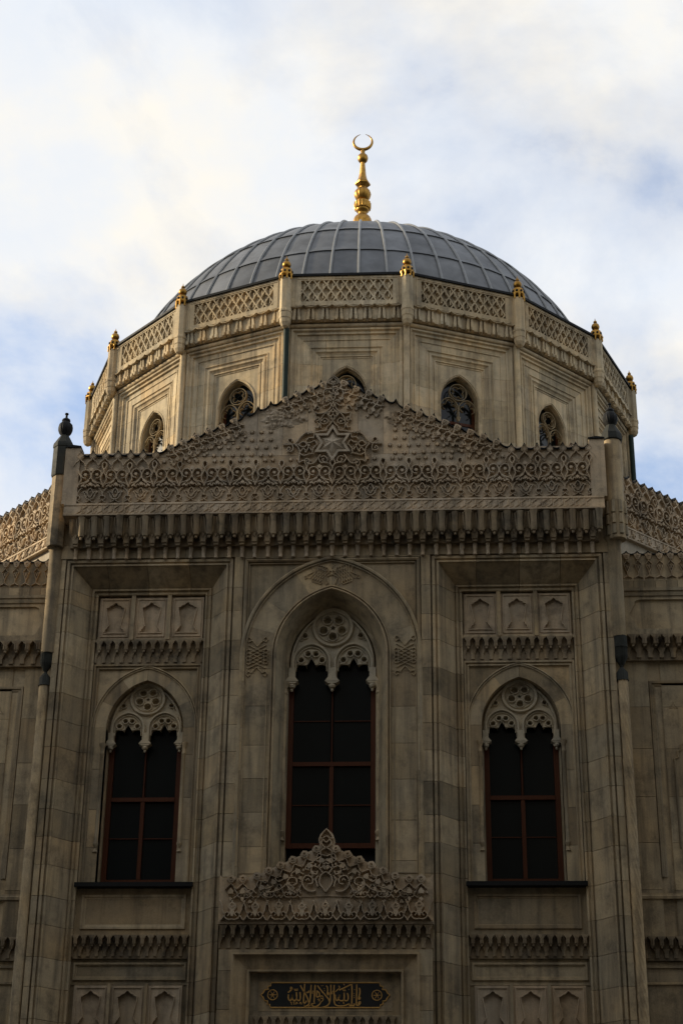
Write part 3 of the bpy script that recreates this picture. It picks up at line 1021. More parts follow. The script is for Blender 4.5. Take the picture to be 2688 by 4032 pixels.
for z0, z1, xs in ((18.41, 18.80, [-XE, -4.75, -3.95, -3.2, -2.1, -1.2, -0.45, 0.55, 0.87, 2.2, 3.1, 4.2, XE]), (18.80, 19.58, [-XE, -4.0, -2.05, -1.6, 0.87, 1.95, 2.1, 3.0, 4.1, XE])):
    for a, b_ in zip(xs[:-1], xs[1:]):
        panel(slab(a + 0.003, b_ - 0.003, z0 + 0.003, [(a + 0.003, z1 - 0.003), (b_ - 0.003, z1 - 0.003)], 0.05 if z0 > 18.5 else 0.035))
for i in range(-20, 20, 2):
    panel(slab(i * PITCH + 0.003, (i + 2) * PITCH - 0.003, 19.583, [(i * PITCH + 0.003, tip_z(i))] + crest_line(i, i + 2)[1:-1] + [((i + 2) * PITCH - 0.003, tip_z(i + 2))]))
# lead capping along the crest
cl = crest_line(-20, 20)
cap = MB()
for a, b_ in zip(cl[:-1], cl[1:]):
    cap.add([(a[0], YP - 0.015, a[1] - 0.004), (b_[0], YP - 0.015, b_[1] - 0.004), (b_[0], YP - 0.015, b_[1] + 0.022), (a[0], YP - 0.015, a[1] + 0.022), (a[0], -0.1, a[1] + 0.03), (b_[0], -0.1, b_[1] + 0.03)],
            [(0, 1, 2, 3), (3, 2, 5, 4)])
build('lead_capping', cap, LEAD_D, parapet)
# end posts
for sx in (-1, 1):
    xa, xb = sorted((sx * 5.775, sx * 6.12))
    for z0, z1 in ((18.41, 18.8), (18.803, 19.84)):
        build('end_post', MB().prism([(xa, z0), (xb, z0), (xb, z1), (xa, z1)], -0.43 if z0 < 18.5 else -0.425, 0.35), CARVE, parapet)
    build('lead_capping', MB().prism([(xa - 0.01, 19.842), (xb + 0.01, 19.842), (xb + 0.01, 19.87), ((xa + xb) / 2, 19.90), (xa - 0.01, 19.87)], -0.46, -0.1), LEAD_D, parapet)


for i in range(20):
    x = (i - 9.5) * 2 * PITCH
    # the big carving is broken away around the star
    place('scroll_carving', MA, CARVE, parapet, (x, YP + 0.052, 18.805), sc=jit())
    place('tulip_carving', MBm, CARVE, parapet, (x, YP + 0.036, 18.435), sc=jit())
for i in range(48):
    place('key_carving', MK, CARVE, parapet, ((i - 23.5) * 0.2396, -0.432, 18.145), sc=jit())
for i in range(-20, 21):
    if abs(i) >= 14:
        place('crest_carving', MCR, CARVE, parapet, (i * PITCH, YP + 0.05, tip_z(i)), sc=jit(0.04, 0.25))
    elif abs(i) >= 1 and i not in (-6, -5, -7, 5):
        s_ = 1 if i < 0 else -1
        place('raking_carving', MSL, CARVE, parapet, (i * PITCH, YP + 0.05, tip_z(i)), ry=-s_ * radians(24.7 + random.uniform(-2.5, 2.5)), sc=(s_ * random.uniform(0.92, 1.06), random.uniform(0.6, 1.1), random.uniform(0.9, 1.05)))
# eaten-away patch of stone left of the star
def rough_patch(x0, x1, z0, z1, nx, nz, amp, seed):
    """broken, crumbled face of the stone with a ragged outline"""
    rr = random.Random(seed)
    keep = {}
    ph = [rr.uniform(0, 6.28) for _ in range(4)]
    vs, fs, idx = [], [], {}
    for j in range(nz + 1):
        for i in range(nx + 1):
            u, v = 2 * i / nx - 1, 2 * j / nz - 1
            th = math.atan2(v, u)
            lim = 0.86 + 0.10 * sin(3 * th + ph[0]) + 0.07 * sin(7 * th + ph[1]) + 0.05 * sin(11 * th + ph[2])
            d = (abs(u) ** 3 + abs(v) ** 3) ** (1 / 3) / lim
            keep[i, j] = d < 1
            idx[i, j] = len(vs)
            rise = max(0.0, min(1.0, (1 - d) * 4))
            vs.append((x0 + (x1 - x0) * (i + rr.uniform(-0.3, 0.3)) / nx, YP + 0.056 - rise * (0.008 + amp * rr.random() ** 1.6), z0 + (z1 - z0) * (j + rr.uniform(-0.3, 0.3)) / nz))
    for j in range(nz):
        for i in range(nx):
            q = [(i, j), (i + 1, j), (i + 1, j + 1), (i, j + 1)]
            if all(keep[k] for k in q):
                fs.append(tuple(idx[k] for k in q))
    return MB().add(vs, fs)


build('eroded_stone', rough_patch(-1.80, -0.52, 20.22, 20.86, 34, 18, 0.075, 3), CARVE, parapet, smooth=True)
build('eroded_stone', rough_patch(1.15, 2.0, 20.26, 20.76, 22, 13, 0.06, 5), CARVE, parapet, smooth=True)
# little stars on the field
for s_ in (-1, 1):
    for r_, z in enumerate((20.19, 19.98, 19.79, 19.60)):
        xmax = 2.45 + (20.2 - z) * 1.9
        x = (1.42 if r_ == 0 else 1.3) + (0.115 if r_ % 2 else 0)
        while x < xmax - 0.35:
            place('carved_star', STARM, CARVE, parapet, (s_ * x, YP + 0.05, z + random.uniform(-0.01, 0.01)))
            x += 0.215
    for i in range(1, 7):
        for dx in (-0.085, 0.085):
            place('carved_star', STARM, CARVE, parapet, (s_ * (i * 2 * PITCH + PITCH + dx), YP + 0.05, 19.46))

# the six-pointed star
st = MB()
Rr = 0.47
zc_ = 19.84
op = star_poly(0, zc_, Rr, Rr / sqrt(3))
ip = star_poly(0, zc_, Rr * 0.78, Rr * 0.78 / sqrt(3))
st.prism_holes(op, [ip[::-1]], YP - 0.06, YP + 0.06)
for i in range(12):
    a, b_ = ip[i], ip[(i + 1) % 12]
    st.add([(a[0], YP + 0.03, a[1]), (b_[0], YP + 0.03, b_[1]), (0, YP - 0.10, zc_)], [(0, 1, 2)])
build('carved_star_boss', st, CARVE, parapet)
# arabesque round the star
AR = [[(1135, 950), (1060, 870), (1010, 780), (1080, 700), (1095, 600), (1060, 610), (1000, 650), (955, 645)],
      [(1150, 700), (1080, 760), (950, 830), (880, 950), (890, 1100)], [(1135, 960), (1090, 1020), (1020, 1080), (1000, 1150), (880, 1160), (760, 1190)],
      [(760, 790), (850, 810), (950, 800), (1010, 780)], [(760, 790), (780, 880), (760, 950)], [(740, 720), (770, 680), (800, 655), (840, 670), (840, 710), (800, 720)],
      [(900, 960), (960, 910), (1010, 920), (1040, 960), (1000, 1010), (940, 1020), (900, 1000)], [(780, 900), (830, 880), (850, 930), (820, 960), (790, 940)],
      [(770, 1080), (830, 1090), (860, 1030), (820, 990)], [(740, 1190), (660, 1200), (560, 1200), (470, 1270), (400, 1360), (350, 1410), (420, 1470), (460, 1560), (450, 1650), (440, 1770)],
      [(350, 1410), (430, 1420), (510, 1370), (570, 1380), (600, 1420), (540, 1480), (430, 1430)], [(570, 1140), (620, 1210), (700, 1160)],
      [(600, 1330), (650, 1290), (740, 1290), (750, 1220)], [(620, 1400), (700, 1380), (760, 1350), (800, 1390), (810, 1430), (740, 1500), (720, 1590)],
      [(480, 1560), (530, 1500), (600, 1550), (640, 1480), (700, 1540)], [(470, 1600), (540, 1640), (640, 1620), (740, 1600)],
      [(350, 1410), (250, 1420), (110, 1420), (180, 1400), (250, 1415)], [(290, 1410), (220, 1370), (210, 1320), (260, 1300), (300, 1330), (280, 1360)],
      [(290, 1420), (320, 1480), (290, 1550), (220, 1550), (190, 1510), (230, 1470), (260, 1500)], [(890, 1630), (830, 1710), (760, 1790), (650, 1810), (600, 1760), (650, 1730), (700, 1760)],
      [(450, 1780), (540, 1740), (640, 1790)], [(900, 1680), (960, 1660), (1020, 1690), (1040, 1740), (1000, 1780), (950, 1760), (930, 1720), (970, 1710)],
      [(850, 1700), (900, 1780), (1000, 1790), (1080, 1810), (1130, 1860)], [(1135, 400), (1090, 460), (1130, 530), (1150, 600), (1110, 640), (1150, 690)],
      [(1100, 560), (1040, 530), (990, 580)], [(1135, 400), (1150, 330), (1090, 310), (970, 320), (930, 390), (950, 460), (930, 530)], [(960, 320), (990, 200), (1040, 110), (1160, 20)],
      [(1150, 240), (1090, 200), (1030, 190), (1060, 140), (1110, 100), (1160, 50)], [(1160, 320), (1140, 220), (1160, 150)],
      [(1030, 780), (1060, 850), (1110, 860), (1140, 800), (1100, 760), (1060, 800)], [(1090, 900), (1060, 860)], [(1140, 940), (1100, 870)]]
ab = MB()
for pts in AR:
    q = smooth_pts([((x - 1140) * 0.001087, zc_ + (1400 - z) * 0.00129) for x, z in pts], 3)
    for s_ in (1, -1):
        ab.ribbon([(s_ * x, z) for x, z in q], 0.038, YP + 0.05, 0.095)
for x, z, r_ in ((800, 900, 28), (970, 965, 30), (250, 1510, 22), (640, 1440, 34), (660, 1180, 34), (580, 1560, 26), (1060, 810, 24), (960, 1720, 20), (1110, 160, 30), (1040, 560, 22)):
    for s_ in (1, -1):
        cx, cz = s_ * (x - 1140) * 0.001087, zc_ + (1400 - z) * 0.00129
        ab.prism([(cx + r_ * 0.00125 * (1.25 if i % 2 else 0.7) * cos(pi * i / 5), cz + r_ * 0.00125 * (1.25 if i % 2 else 0.7) * sin(pi * i / 5)) for i in range(10)], YP - 0.035, YP + 0.05, inset=0.25)
build('arabesque_carving', ab, CARVE, parapet)

# ------------------------------------------------------------------ corner columns
def spiral_column(x, y, z0, z1, r):
    """rope-twisted shaft, height in steps, 10 strands"""
    mb = MB()
    n, m = 40, int((z1 - z0) / 0.045)
    vs, fs = [], []
    for k in range(m + 1):
        z = z0 + (z1 - z0) * k / m
        for i in range(n):
            a = 2 * pi * i / n
            rr = r * (1 - 0.14 * (0.5 + 0.5 * cos(9 * (a + z * 2.6))))
            vs.append((x + rr * cos(a), y + rr * sin(a), z))
    for k in range(m):
        for i in range(n):
            j = (i + 1) % n
            fs.append((k * n + i, k * n + j, (k + 1) * n + j, (k + 1) * n + i))
    return mb.add(vs, fs)


for sx in (-1, 1):
    # front corner column: upper shaft, twin fluted bulbs, twisted shaft
    xc, yc_ = sx * 6.26, 0.10
    zt0 = 15.0 if sx < 0 else 15.25
    colu = build('corner_column', MB().lathe([(0.155, zt0), (0.16, zt0 + 0.02), (0.165, 16.3), (0.17, 17.45), (0.20, 17.50), (0.215, 17.60)], 24, (xc - sx * 0.02, yc_), caps=True), STONE, mosque, smooth=True)
    bul = MB().lathe([(0.05, 14.60), (0.085, 14.66), (0.13, 14.76), (0.145, 14.80), (0.145, 15.0), (0.15, 15.02)], 40, (xc - sx * 0.0, yc_), flute=14, amp=0.10, frange=(14.6, 15.0))
    bul.lathe([(0.135, 14.25), (0.135, 14.27), (0.13, 14.28), (0.125, 14.44), (0.06, 14.52), (0.035, 14.56), (0.045, 14.58), (0.035, 14.60), (0.05, 14.62)], 40, (xc, yc_), flute=14, amp=0.10, frange=(14.27, 14.5))
    if sx > 0:
        bul.lathe([(0.152, 15.0), (0.152, 15.26)], 24, (xc, yc_))
    build('fluted_bulb', bul, LEAD_G, colu, smooth=True)
    build('twisted_shaft', spiral_column(xc, yc_, ZB, 14.25, 0.118), STONE, colu, smooth=True)
    # upper shaft standing over the cornice
    xu = sx * 6.265 if sx < 0 else 6.33
    pro = [(0.19, 17.50), (0.205, 17.54), (0.205, 18.40), (0.21, 18.43), (0.205, 18.46), (0.205, 19.34 if sx < 0 else 19.95)]
    sh = build('turret', MB().lathe(pro, 8 if sx < 0 else 24, (xu, -0.05), a0=pi / 8), STONE if sx > 0 else SOOT, mosque, smooth=True)
    for i, (z0, z1, w) in enumerate(((17.56, 17.80, 0.10), (17.82, 18.06, 0.085), (18.08, 18.40, 0.09))):
        ms = MB()
        for k in range(8):
            a = 2 * pi * (k + 0.5) / 8
            x, y = xu + 0.2 * cos(a), -0.05 + 0.2 * sin(a)
            ms.lathe([(0.02, z0), (0.055, z0 + 0.02), (0.05, z1)], 6, (x, y))
        if sx > 0:
            build('fluting', ms, STONE, sh, smooth=True)
    yb = -0.05
    if sx < 0:
        cap_p = [(0.225, 19.25), (0.235, 19.28), (0.235, 19.98), (0.25, 20.0), (0.25, 20.05), (0.24, 20.10), (0.15, 20.26), (0.10, 20.34)]
    else:
        cap_p = [(0.235, 19.94), (0.25, 19.96), (0.25, 20.02), (0.24, 20.12), (0.15, 20.28), (0.10, 20.38)]
    build('lead_cap', MB().lathe(cap_p, 8, (xu, yb), a0=pi / 8), LEAD_G if sx < 0 else LEAD_G, sh)
    on = [(0.09, 20.34), (0.10, 20.36), (0.145, 20.42), (0.172, 20.50), (0.175, 20.55), (0.155, 20.64), (0.10, 20.70), (0.085, 20.72), (0.10, 20.745), (0.09, 20.78), (0.05, 20.81), (0.028, 20.83), (0.026, 20.90), (0.045, 20.92), (0.04, 20.945), (0.012, 20.955)]
    build('onion_finial', MB().lathe(on, 48, (xu, yb), flute=18, amp=0.09, frange=(20.4, 20.66)), LEAD_D, sh, smooth=True)

# ------------------------------------------------------------------ recessed wings either side
YW = 0.80
WCR = motif_crest(False)


def wing_motif():
    mb = MB()
    h = 0.045
    half = [(0.0, -0.02), (0.03, -0.05), (0.085, -0.06), (0.07, -0.12), (0.04, -0.19), (0.012, -0.20)]
    mb.prism([(x, z) for x, z in half] + [(-x, z) for x, z in half[::-1][:-1]], -h, 0, inset=0.1)
    mb.ribbon(circle(0, -0.12, 0.03, 8), 0.012, -h, 0.012, closed=True)
    for s_ in (-1, 1):
        mb.ribbon([(0, -0.21), (s_ * 0.025, -0.26), (s_ * 0.075, -0.31), (s_ * 0.055, -0.36), (0.0, -0.52), (-s_ * 0.0, -0.57), (s_ * 0.03, -0.60), (s_ * 0.09, -0.645)], 0.018, 0, 0.045)
        mb.ribbon([(s_ * 0.035, -0.33), (s_ * 0.01, -0.37), (0, -0.42)], 0.018, 0, h)
    mb.ribbon([(-0.1, -0.645), (0, -0.60), (0.1, -0.645)], 0.02, 0, h)
    return mb.mesh('wing_crest_carving')


WM = wing_motif()
WP = 0.245
for sx in (-1, 1):
    xa, xb = sx * 6.05, sx * 9.6
    lo, hi = min(xa, xb), max(xa, xb)
    wing = build('wing_wall', MB().box(lo, hi, YW + 0.08, 1.3, 0, 15.0), STONE, mosque)

    def hstrip(prof, z0, name='moulding', mat=STONE):
        return build(name, MB().seg(prof + [(prof[-1][0], 1.25), (prof[0][0], 1.25)], (lo, z0), (0, 1), (hi, z0), (0, 1)), mat, wing)
    # crest
    xs0 = sx * 6.59
    n = 13
    top = []
    for i in range(-1, n):
        for k in range(6):
            t = k / 6
            sag = 0.075 * (1 - (2 * t - 1) ** 2) ** 0.7 if 0 < t < 1 else 0
            top.append((xs0 + sx * (i + t) * WP, 17.58 - sag))
    top.append((xs0 + sx * n * WP, 17.58))
    poly = [(top[0][0], 16.88)] + top + [(top[-1][0], 16.88)]
    build('wing_crest', MB().prism(poly, YW, YW + 0.2), STONE, wing)
    wcp = MB()
    for a, b_ in zip(top[:-1], top[1:]):
        wcp.add([(a[0], YW - 0.03, a[1] - 0.006), (b_[0], YW - 0.03, b_[1] - 0.006), (b_[0], YW - 0.03, b_[1] + 0.022), (a[0], YW - 0.03, a[1] + 0.022), (a[0], YW + 0.22, a[1] + 0.03), (b_[0], YW + 0.22, b_[1] + 0.03)],
                [(0, 1, 2, 3), (3, 2, 5, 4)])
    build('lead_capping', wcp, LEAD_D, wing)
    for i in range(0, 10):
        place('wing_crest_carving', WM, CARVE, wing, (xs0 + sx * i * WP, YW, 17.58))
    # plain blocks under the crest
    for i in range(-1, 10):
        x0_, x1_ = sorted((xs0 + sx * (i - 0.5) * WP, xs0 + sx * (i + 0.5) * WP))
        build('stone_block', MB().box(x0_ + 0.003, x1_ - 0.003, YW - 0.01 + random.uniform(-0.003, 0.003), 1.2, 16.705, 16.875), STONE, wing)
    hstrip([(0.0, YW + 0.02), (0.0, YW - 0.03), (0.05, YW - 0.04), (0.06, YW - 0.015), (0.11, YW - 0.015), (0.12, YW - 0.045), (0.16, YW - 0.045), (0.17, YW - 0.02), (0.20, YW - 0.02)], 16.5)
    # cartouche panel
    half = [(6.80, 16.42), (6.72, 16.38), (6.69, 16.28), (6.65, 16.22), (6.58, 16.08), (6.65, 15.94), (6.69, 15.87), (6.73, 15.77), (6.80, 15.72)]
    hole = [(sx * x, z) for x, z in half] + [(sx * 8.95, 15.72), (sx * 8.95, 16.42)]
    outer = [(lo, 15.6), (hi, 15.6), (hi, 16.498), (lo, 16.498)]
    build('cartouche_panel', MB().prism_holes(outer, [hole], YW - 0.0, YW + 0.06), STONE, wing)
    build('cartouche_field', MB().box(lo, hi, YW + 0.055, 1.2, 15.6, 16.49), STONE, wing)
    hstrip([(0.0, YW + 0.0), (0.01, YW - 0.035), (0.06, YW - 0.035), (0.08, YW - 0.01), (0.09, YW - 0.01)], 15.508)
    for i in range(13):
        place('stalactite', SMQ, SOOT, wing, (xs0 + sx * (i - 1) * 0.25, YW + 0.02, 15.505), sc=(0.25 / 0.196, 1.5, 1.1))
    # framed wall panels
    for (xi, z0, z1) in ((6.90, 10.2, 14.52),):
        path = [(sx * xi, z0), (sx * xi, z1), (sx * 9.2, z1)]
        prf = [(0.0, YW + 0.081), (0.01, YW + 0.03), (0.06, YW + 0.03), (0.07, YW + 0.06), (0.11, YW + 0.06), (0.2, YW + 0.13), (0.21, YW + 0.10), (0.25, YW + 0.10), (0.26, YW + 0.15)]
        if sx > 0:
            build('panel_frame', MB().sweep(path, prf), STONE, wing)
        else:
            build('panel_frame', MB().sweep(path[::-1], prf), STONE, wing)
    for a, b_ in courses(8.95, 14.95, 0.95):
        x0_, x1_ = sorted((sx * 6.06, sx * 6.89))
        build('stone_block', MB().box(x0_, x1_, YW + 0.03 + random.uniform(-0.003, 0.003), 1.2, a + JT, b_ - JT), STONE, wing)
        x0_, x1_ = sorted((sx * 7.17, sx * 9.5))
        build('stone_block', MB().box(x0_, x1_, YW + 0.12 if False else YW + 0.06, 1.2, a + JT, b_ - JT), STONE, wing)
    # small incised star and niche in the panel
    build('incised_star', MB().ribbon(star_poly(sx * 7.40, 13.93, 0.11, 0.035, 3), 0.012, YW + 0.06, 0.008, closed=True), SOOT, wing)
    nh = [(7.72, 13.25), (7.58, 13.12), (7.50, 13.05), (7.50, 12.95), (7.42, 12.9), (7.42, 12.78), (7.34, 12.74), (7.34, 10.8)]
    build('niche_outline', MB().ribbon([(sx * x, z) for x, z in nh], 0.05, YW + 0.06, 0.03), STONE, wing)
    hstrip([(0.0, YW + 0.05), (0.0, YW + 0.0), (0.06, YW - 0.01), (0.08, YW + 0.02), (0.12, YW + 0.02)], 9.74)
    for i in range(13):
        place('stalactite', SMQ, SOOT, wing, (xs0 + sx * (i - 1) * 0.19, YW + 0.03, 8.93), sc=(0.19 / 0.196, 1.2, 0.92))
    build('panel_field', MB().box(lo, hi, YW + 0.04, 1.2, 4.0, 8.45), STONE, wing)
    hstrip([(0.0, YW + 0.05), (0.0, YW + 0.0), (0.04, YW + 0.0), (0.05, YW + 0.03)], 8.33)
    hstrip([(0.0, YW + 0.05), (0.0, YW + 0.0), (0.04, YW + 0.0), (0.05, YW + 0.03)], 8.0)

    # diagonal wall with its own crested parapet, running back at 45 degrees
    rz = radians(-45) if sx < 0 else radians(45)
    org = Vector((sx * 6.20, 0.75, 0))

    def dl(s_, z, d=0.0):
        # distance s_ along the diagonal (outwards), d out of the wall
        return (org.x + sx * s_ * cos(pi / 4) + sx * d * cos(pi / 4), org.y + s_ * sin(pi / 4) - d * sin(pi / 4), z)
    LEN = 6.2
    nT = 21
    top = [(0.0, 19.76)]
    for i in range(nT):
        for k in range(1, 7):
            t = k / 6
            top.append(((i + t) * PITCH, 19.76 - (0.10 * (1 - (2 * t - 1) ** 2) ** 0.7 if t < 1 else 0)))
    LEN = nT * PITCH
    # local frame: x along the wall (mirrored on the left), y out of the wall negative
    poly = [(0, 18.41), (LEN, 18.41)] + top[::-1]
    poly = [(sx * x, z) for x, z in poly]
    dloc = (org.x, org.y, 0)
    dpar = build('diagonal_parapet', MB().prism(poly, 0.02, 0.3), CARVE, mosque, loc=dloc, rz=rz)
    low = MB().box(min(0, sx * LEN), max(0, sx * LEN), 0.06, 0.5, 14.0, 18.12)
    build('plaster_wall', low, PLASTER, dpar)
    build('cornice_lip', MB().seg([(0.0, -0.05), (0.03, -0.055), (0.035, -0.03), (0.26, -0.025), (0.265, -0.045), (0.305, -0.045), (0.305, 0.3), (0.0, 0.3)], (min(0, sx * LEN), 18.10), (0, 1), (max(0, sx * LEN), 18.10), (0, 1)), CARVE, dpar)
    for i in range(10):
        x = sx * (2 * i + 1) * PITCH
        place('scroll_carving', MA, CARVE, dpar, (x, 0.02, 18.805))
        place('tulip_carving', MBm, CARVE, dpar, (x, 0.02, 18.435))
    for i in range(1, nT):
        place('crest_carving', MCR, CARVE, dpar, (sx * i * PITCH, 0.02, 19.76))
        place('key_carving', MK, CARVE, dpar, (sx * i * PITCH, -0.032, 18.145))
    dc = MB()
    for a, b_ in zip(top[:-1], top[1:]):
        dc.add([(sx * a[0], -0.035, a[1] - 0.004), (sx * b_[0], -0.035, b_[1] - 0.004), (sx * b_[0], -0.035, b_[1] + 0.022), (sx * a[0], -0.035, a[1] + 0.022), (sx * a[0], 0.32, a[1] + 0.03), (sx * b_[0], 0.32, b_[1] + 0.03)],
               [(0, 1, 2, 3), (3, 2, 5, 4)])
    build('lead_capping', dc, LEAD_D, dpar)

# roofs behind the parapets
build('lead_roof', MB().add([(-6.1, 0.9, 18.5), (6.1, 0.9, 18.5), (10.6, 5.4, 18.5), (10.6, 19, 18.5), (-10.6, 19, 18.5), (-10.6, 5.4, 18.5)], [(0, 1, 2, 3, 4, 5)]), LEAD, mosque)

# ------------------------------------------------------------------ portal crest and inscription at the foot
YO = -0.45
portal = build('portal', MB().box(-2.1, 2.1, -0.2, 0.02, ZB, 9.0), STONE, mosque)
PP = 0.24


def ptip(i):
    a = abs(i)
    return 9.96 + max(0, 6.4 - a) * 0.11


ptop = []
for i in range(-9, 9):
    za, zb = ptip(i), ptip(i + 1)
    for k in range(4):
        t = k / 4
        ptop.append(((i + t) * PP, za + (zb - za) * t - (0.07 if k else 0)))
ptop.append((9 * PP, ptip(9)))
apex = [(-0.13, 10.52), (-0.17, 10.68), (-0.13, 10.79), (0, 10.92), (0.13, 10.79), (0.17, 10.68), (0.13, 10.52)]
ptop = [p for p in ptop if p[0] < -0.16] + apex + [p for p in ptop if p[0] > 0.16]
poly = [(-9 * PP, 9.0), (9 * PP, 9.0)] + ptop[::-1]
build('portal_crest', MB().prism(poly, YO, YO + 0.22), CARVE, portal)


def pcrest_mesh():
    mb = MB()
    mb.prism([(0, 0.0), (0.085, -0.05), (0.095, -0.12), (0.03, -0.19), (-0.03, -0.19), (-0.095, -0.12), (-0.085, -0.05)], -0.10, 0, inset=0.15)
    mb.ribbon(circle(0, -0.10, 0.035, 8), 0.018, -0.098, 0.025, closed=True)
    for s_ in (-1, 1):
        mb.ribbon([(0, -0.19), (s_ * 0.06, -0.25), (s_ * 0.12, -0.31)], 0.034, 0, 0.09)
    mb.prism([(0, -0.26), (0.07, -0.34), (0.06, -0.42), (-0.06, -0.42), (-0.07, -0.34)], -0.10, 0, inset=0.25)
    mb.prism(circle(0.12, -0.38, 0.035, 6), -0.08, 0, inset=0.3)
    mb.prism([(0.0, -0.45), (0.05, -0.50), (0.0, -0.58), (-0.05, -0.50)], -0.085, 0, inset=0.25)
    return mb.mesh('portal_crest_carving')


def ploop_mesh():
    """row of loops and palmettes at the foot of the portal crest, cell 0.48"""
    mb = MB()
    for s_ in (-1, 1):
        mb.ribbon(smooth_pts([(0.0, 0.03), (s_ * 0.07, 0.02), (s_ * 0.14, 0.06), (s_ * 0.15, 0.13), (s_ * 0.10, 0.17), (s_ * 0.06, 0.13), (s_ * 0.09, 0.09)], 3), 0.036, 0, 0.10)
        mb.ribbon(smooth_pts([(s_ * 0.24, 0.0), (s_ * 0.20, 0.05), (s_ * 0.155, 0.12), (s_ * 0.195, 0.2), (s_ * 0.205, 0.27), (s_ * 0.24, 0.36), (s_ * 0.26, 0.40)], 3), 0.038, 0, 0.10)
    half = [(0, 0.44), (0.03, 0.38), (0.09, 0.33), (0.10, 0.27), (0.05, 0.2), (0.06, 0.14), (0.02, 0.06)]
    mb.prism(half + [(-x, z) for x, z in half[::-1][:-1]], -0.09, 0, inset=0.15)
    mb.ribbon(circle(0, 0.30, 0.04, 8), 0.018, -0.088, 0.02, closed=True)
    return mb.mesh('portal_loop_carving')


PCM, PLM = pcrest_mesh(), ploop_mesh()
for i in range(-8, 9):
    if abs(i) >= 1:
        s_ = 1 if i < 0 else -1
        place('portal_crest_carving', PCM, CARVE, portal, (i * PP, YO, ptip(i)), ry=-s_ * (radians(24) if abs(i) < 7 else 0))
for i in range(-7, 8):
    if abs(i) >= 2:
        s_ = 1 if i < 0 else -1
        place('portal_crest_carving', PCM, CARVE, portal, ((i + 0.5 * s_) * PP * 0.98, YO + 0.02, (ptip(i) + ptip(i + s_)) / 2 - 0.36), ry=-s_ * (radians(24) if abs(i) < 7 else 0), sc=(0.72, 0.8, 0.62))
for i in range(-4, 5):
    place('portal_loop_carving', PLM, CARVE, portal, (i * 0.47, YO, 9.02), sc=jit(0.04, 0.2))
    if abs(i) >= 2:
        place('portal_loop_carving', PLM, CARVE, portal, (i * 0.47 - (0.235 if i > 0 else -0.235), YO, 9.47), sc=(0.85, 0.8, 0.55 if abs(i) > 3 else 0.7))
ap = MB()
for s_ in (-1, 1):
    for pts in ([(0, 10.88), (0.08, 10.8), (0.13, 10.70), (0.07, 10.68), (0.10, 10.6), (0.05, 10.52), (0, 10.5)], [(0, 10.74), (0.07, 10.68), (0, 10.6)],
                [(0, 10.5), (0.12, 10.42), (0.1, 10.32), (0.2, 10.25), (0.12, 10.2), (0, 10.24)], [(0.0, 10.2), (0.10, 10.08), (0.26, 10.12), (0.3, 10.0), (0.2, 9.95), (0.17, 10.02)],
                [(0, 10.0), (0.1, 9.93), (0.13, 9.78), (0.05, 9.66), (0.0, 9.6)], [(0.2, 9.62), (0.3, 9.6), (0.42, 9.66), (0.48, 9.8), (0.4, 9.92), (0.28, 9.88), (0.27, 9.77), (0.36, 9.75)],
                [(0.5, 9.62), (0.65, 9.6), (0.78, 9.72), (0.75, 9.86), (0.63, 9.88), (0.58, 9.78), (0.66, 9.72)], [(0.8, 9.75), (0.9, 9.66), (1.05, 9.6), (1.2, 9.58)], [(0.45, 9.95), (0.6, 10.02), (0.7, 9.96)], [(0.06, 9.98), (0.14, 10.1), (0.08, 10.2), (0.02, 10.1)], [(0.33, 9.82), (0.36, 9.86), (0.4, 9.82)], [(0.85, 9.86), (0.95, 9.8), (1.02, 9.86), (0.96, 9.93), (0.9, 9.9)],
                [(1.05, 9.72), (1.2, 9.66), (1.32, 9.72), (1.28, 9.82), (1.18, 9.8)], [(0.16, 9.7), (0.2, 9.84), (0.16, 9.92)], [(0.5, 9.56), (0.56, 9.64), (0.62, 9.56)], [(1.4, 9.56), (1.5, 9.64), (1.6, 9.58), (1.7, 9.64)], [(0.25, 10.2), (0.36, 10.16), (0.42, 10.06), (0.34, 10.04)]):
        q = smooth_pts(pts, 3)
        ap.ribbon([(s_ * x, z) for x, z in q], 0.042, YO, 0.09)
    ap.ribbon([(s_ * x, z) for x, z in ((0, 9.52), (0.7, 9.5), (1.3, 9.52), (1.7, 9.47))], 0.025, YO, 0.03)
build('arabesque_carving', ap, CARVE, portal)
build('portal_lip', MB().seg([(0.0, YO - 0.015), (0.05, YO - 0.02), (0.06, YO + 0.01), (0.06, 0.0), (0.0, 0.0)], (-2.17, 8.96), (0, 1), (2.17, 8.96), (0, 1)), CARVE, portal)
n = 22
p = 4.3 / n
for i in range(n):
    place('stalactite', SMQ, SOOT, portal, (-2.15 + (i + 0.5) * p, -0.25, 8.955), sc=(p / 0.196, 1.15, 0.98))
build('portal_frame', MB().sweep([(-1.87, ZB), (-1.87, 8.40), (1.87, 8.40), (1.87, ZB)],
      [(-0.01, -0.2), (-0.005, -0.40), (0.0, -0.45), (0.035, -0.45), (0.045, -0.40), (0.065, -0.37), (0.31, -0.30), (0.315, -0.35), (0.355, -0.35), (0.365, -0.30), (0.375, -0.15)]), STONE, portal)
for sx in (-1, 1):
    xa, xb = sorted((sx * 1.868, sx * 2.13))
    for a, b_ in courses(ZB, 8.47, 0.7):
        build('portal_stone', MB().box(xa, xb, -0.40 + random.uniform(-0.003, 0.003), 0.0, a + JT, b_ - JT), STONE, portal)
build('portal_frame', MB().box(-1.866, 1.866, -0.398, 0.0, 8.402, 8.468), STONE, portal)
build('portal_field', MB().box(-1.55, 1.55, -0.19, 0.0, 7.22, 8.12), STONE, portal)
build('portal_field', MB().box(-1.55, 1.55, -0.24, 0.0, ZB, 7.22), STONE, portal)
n = 17
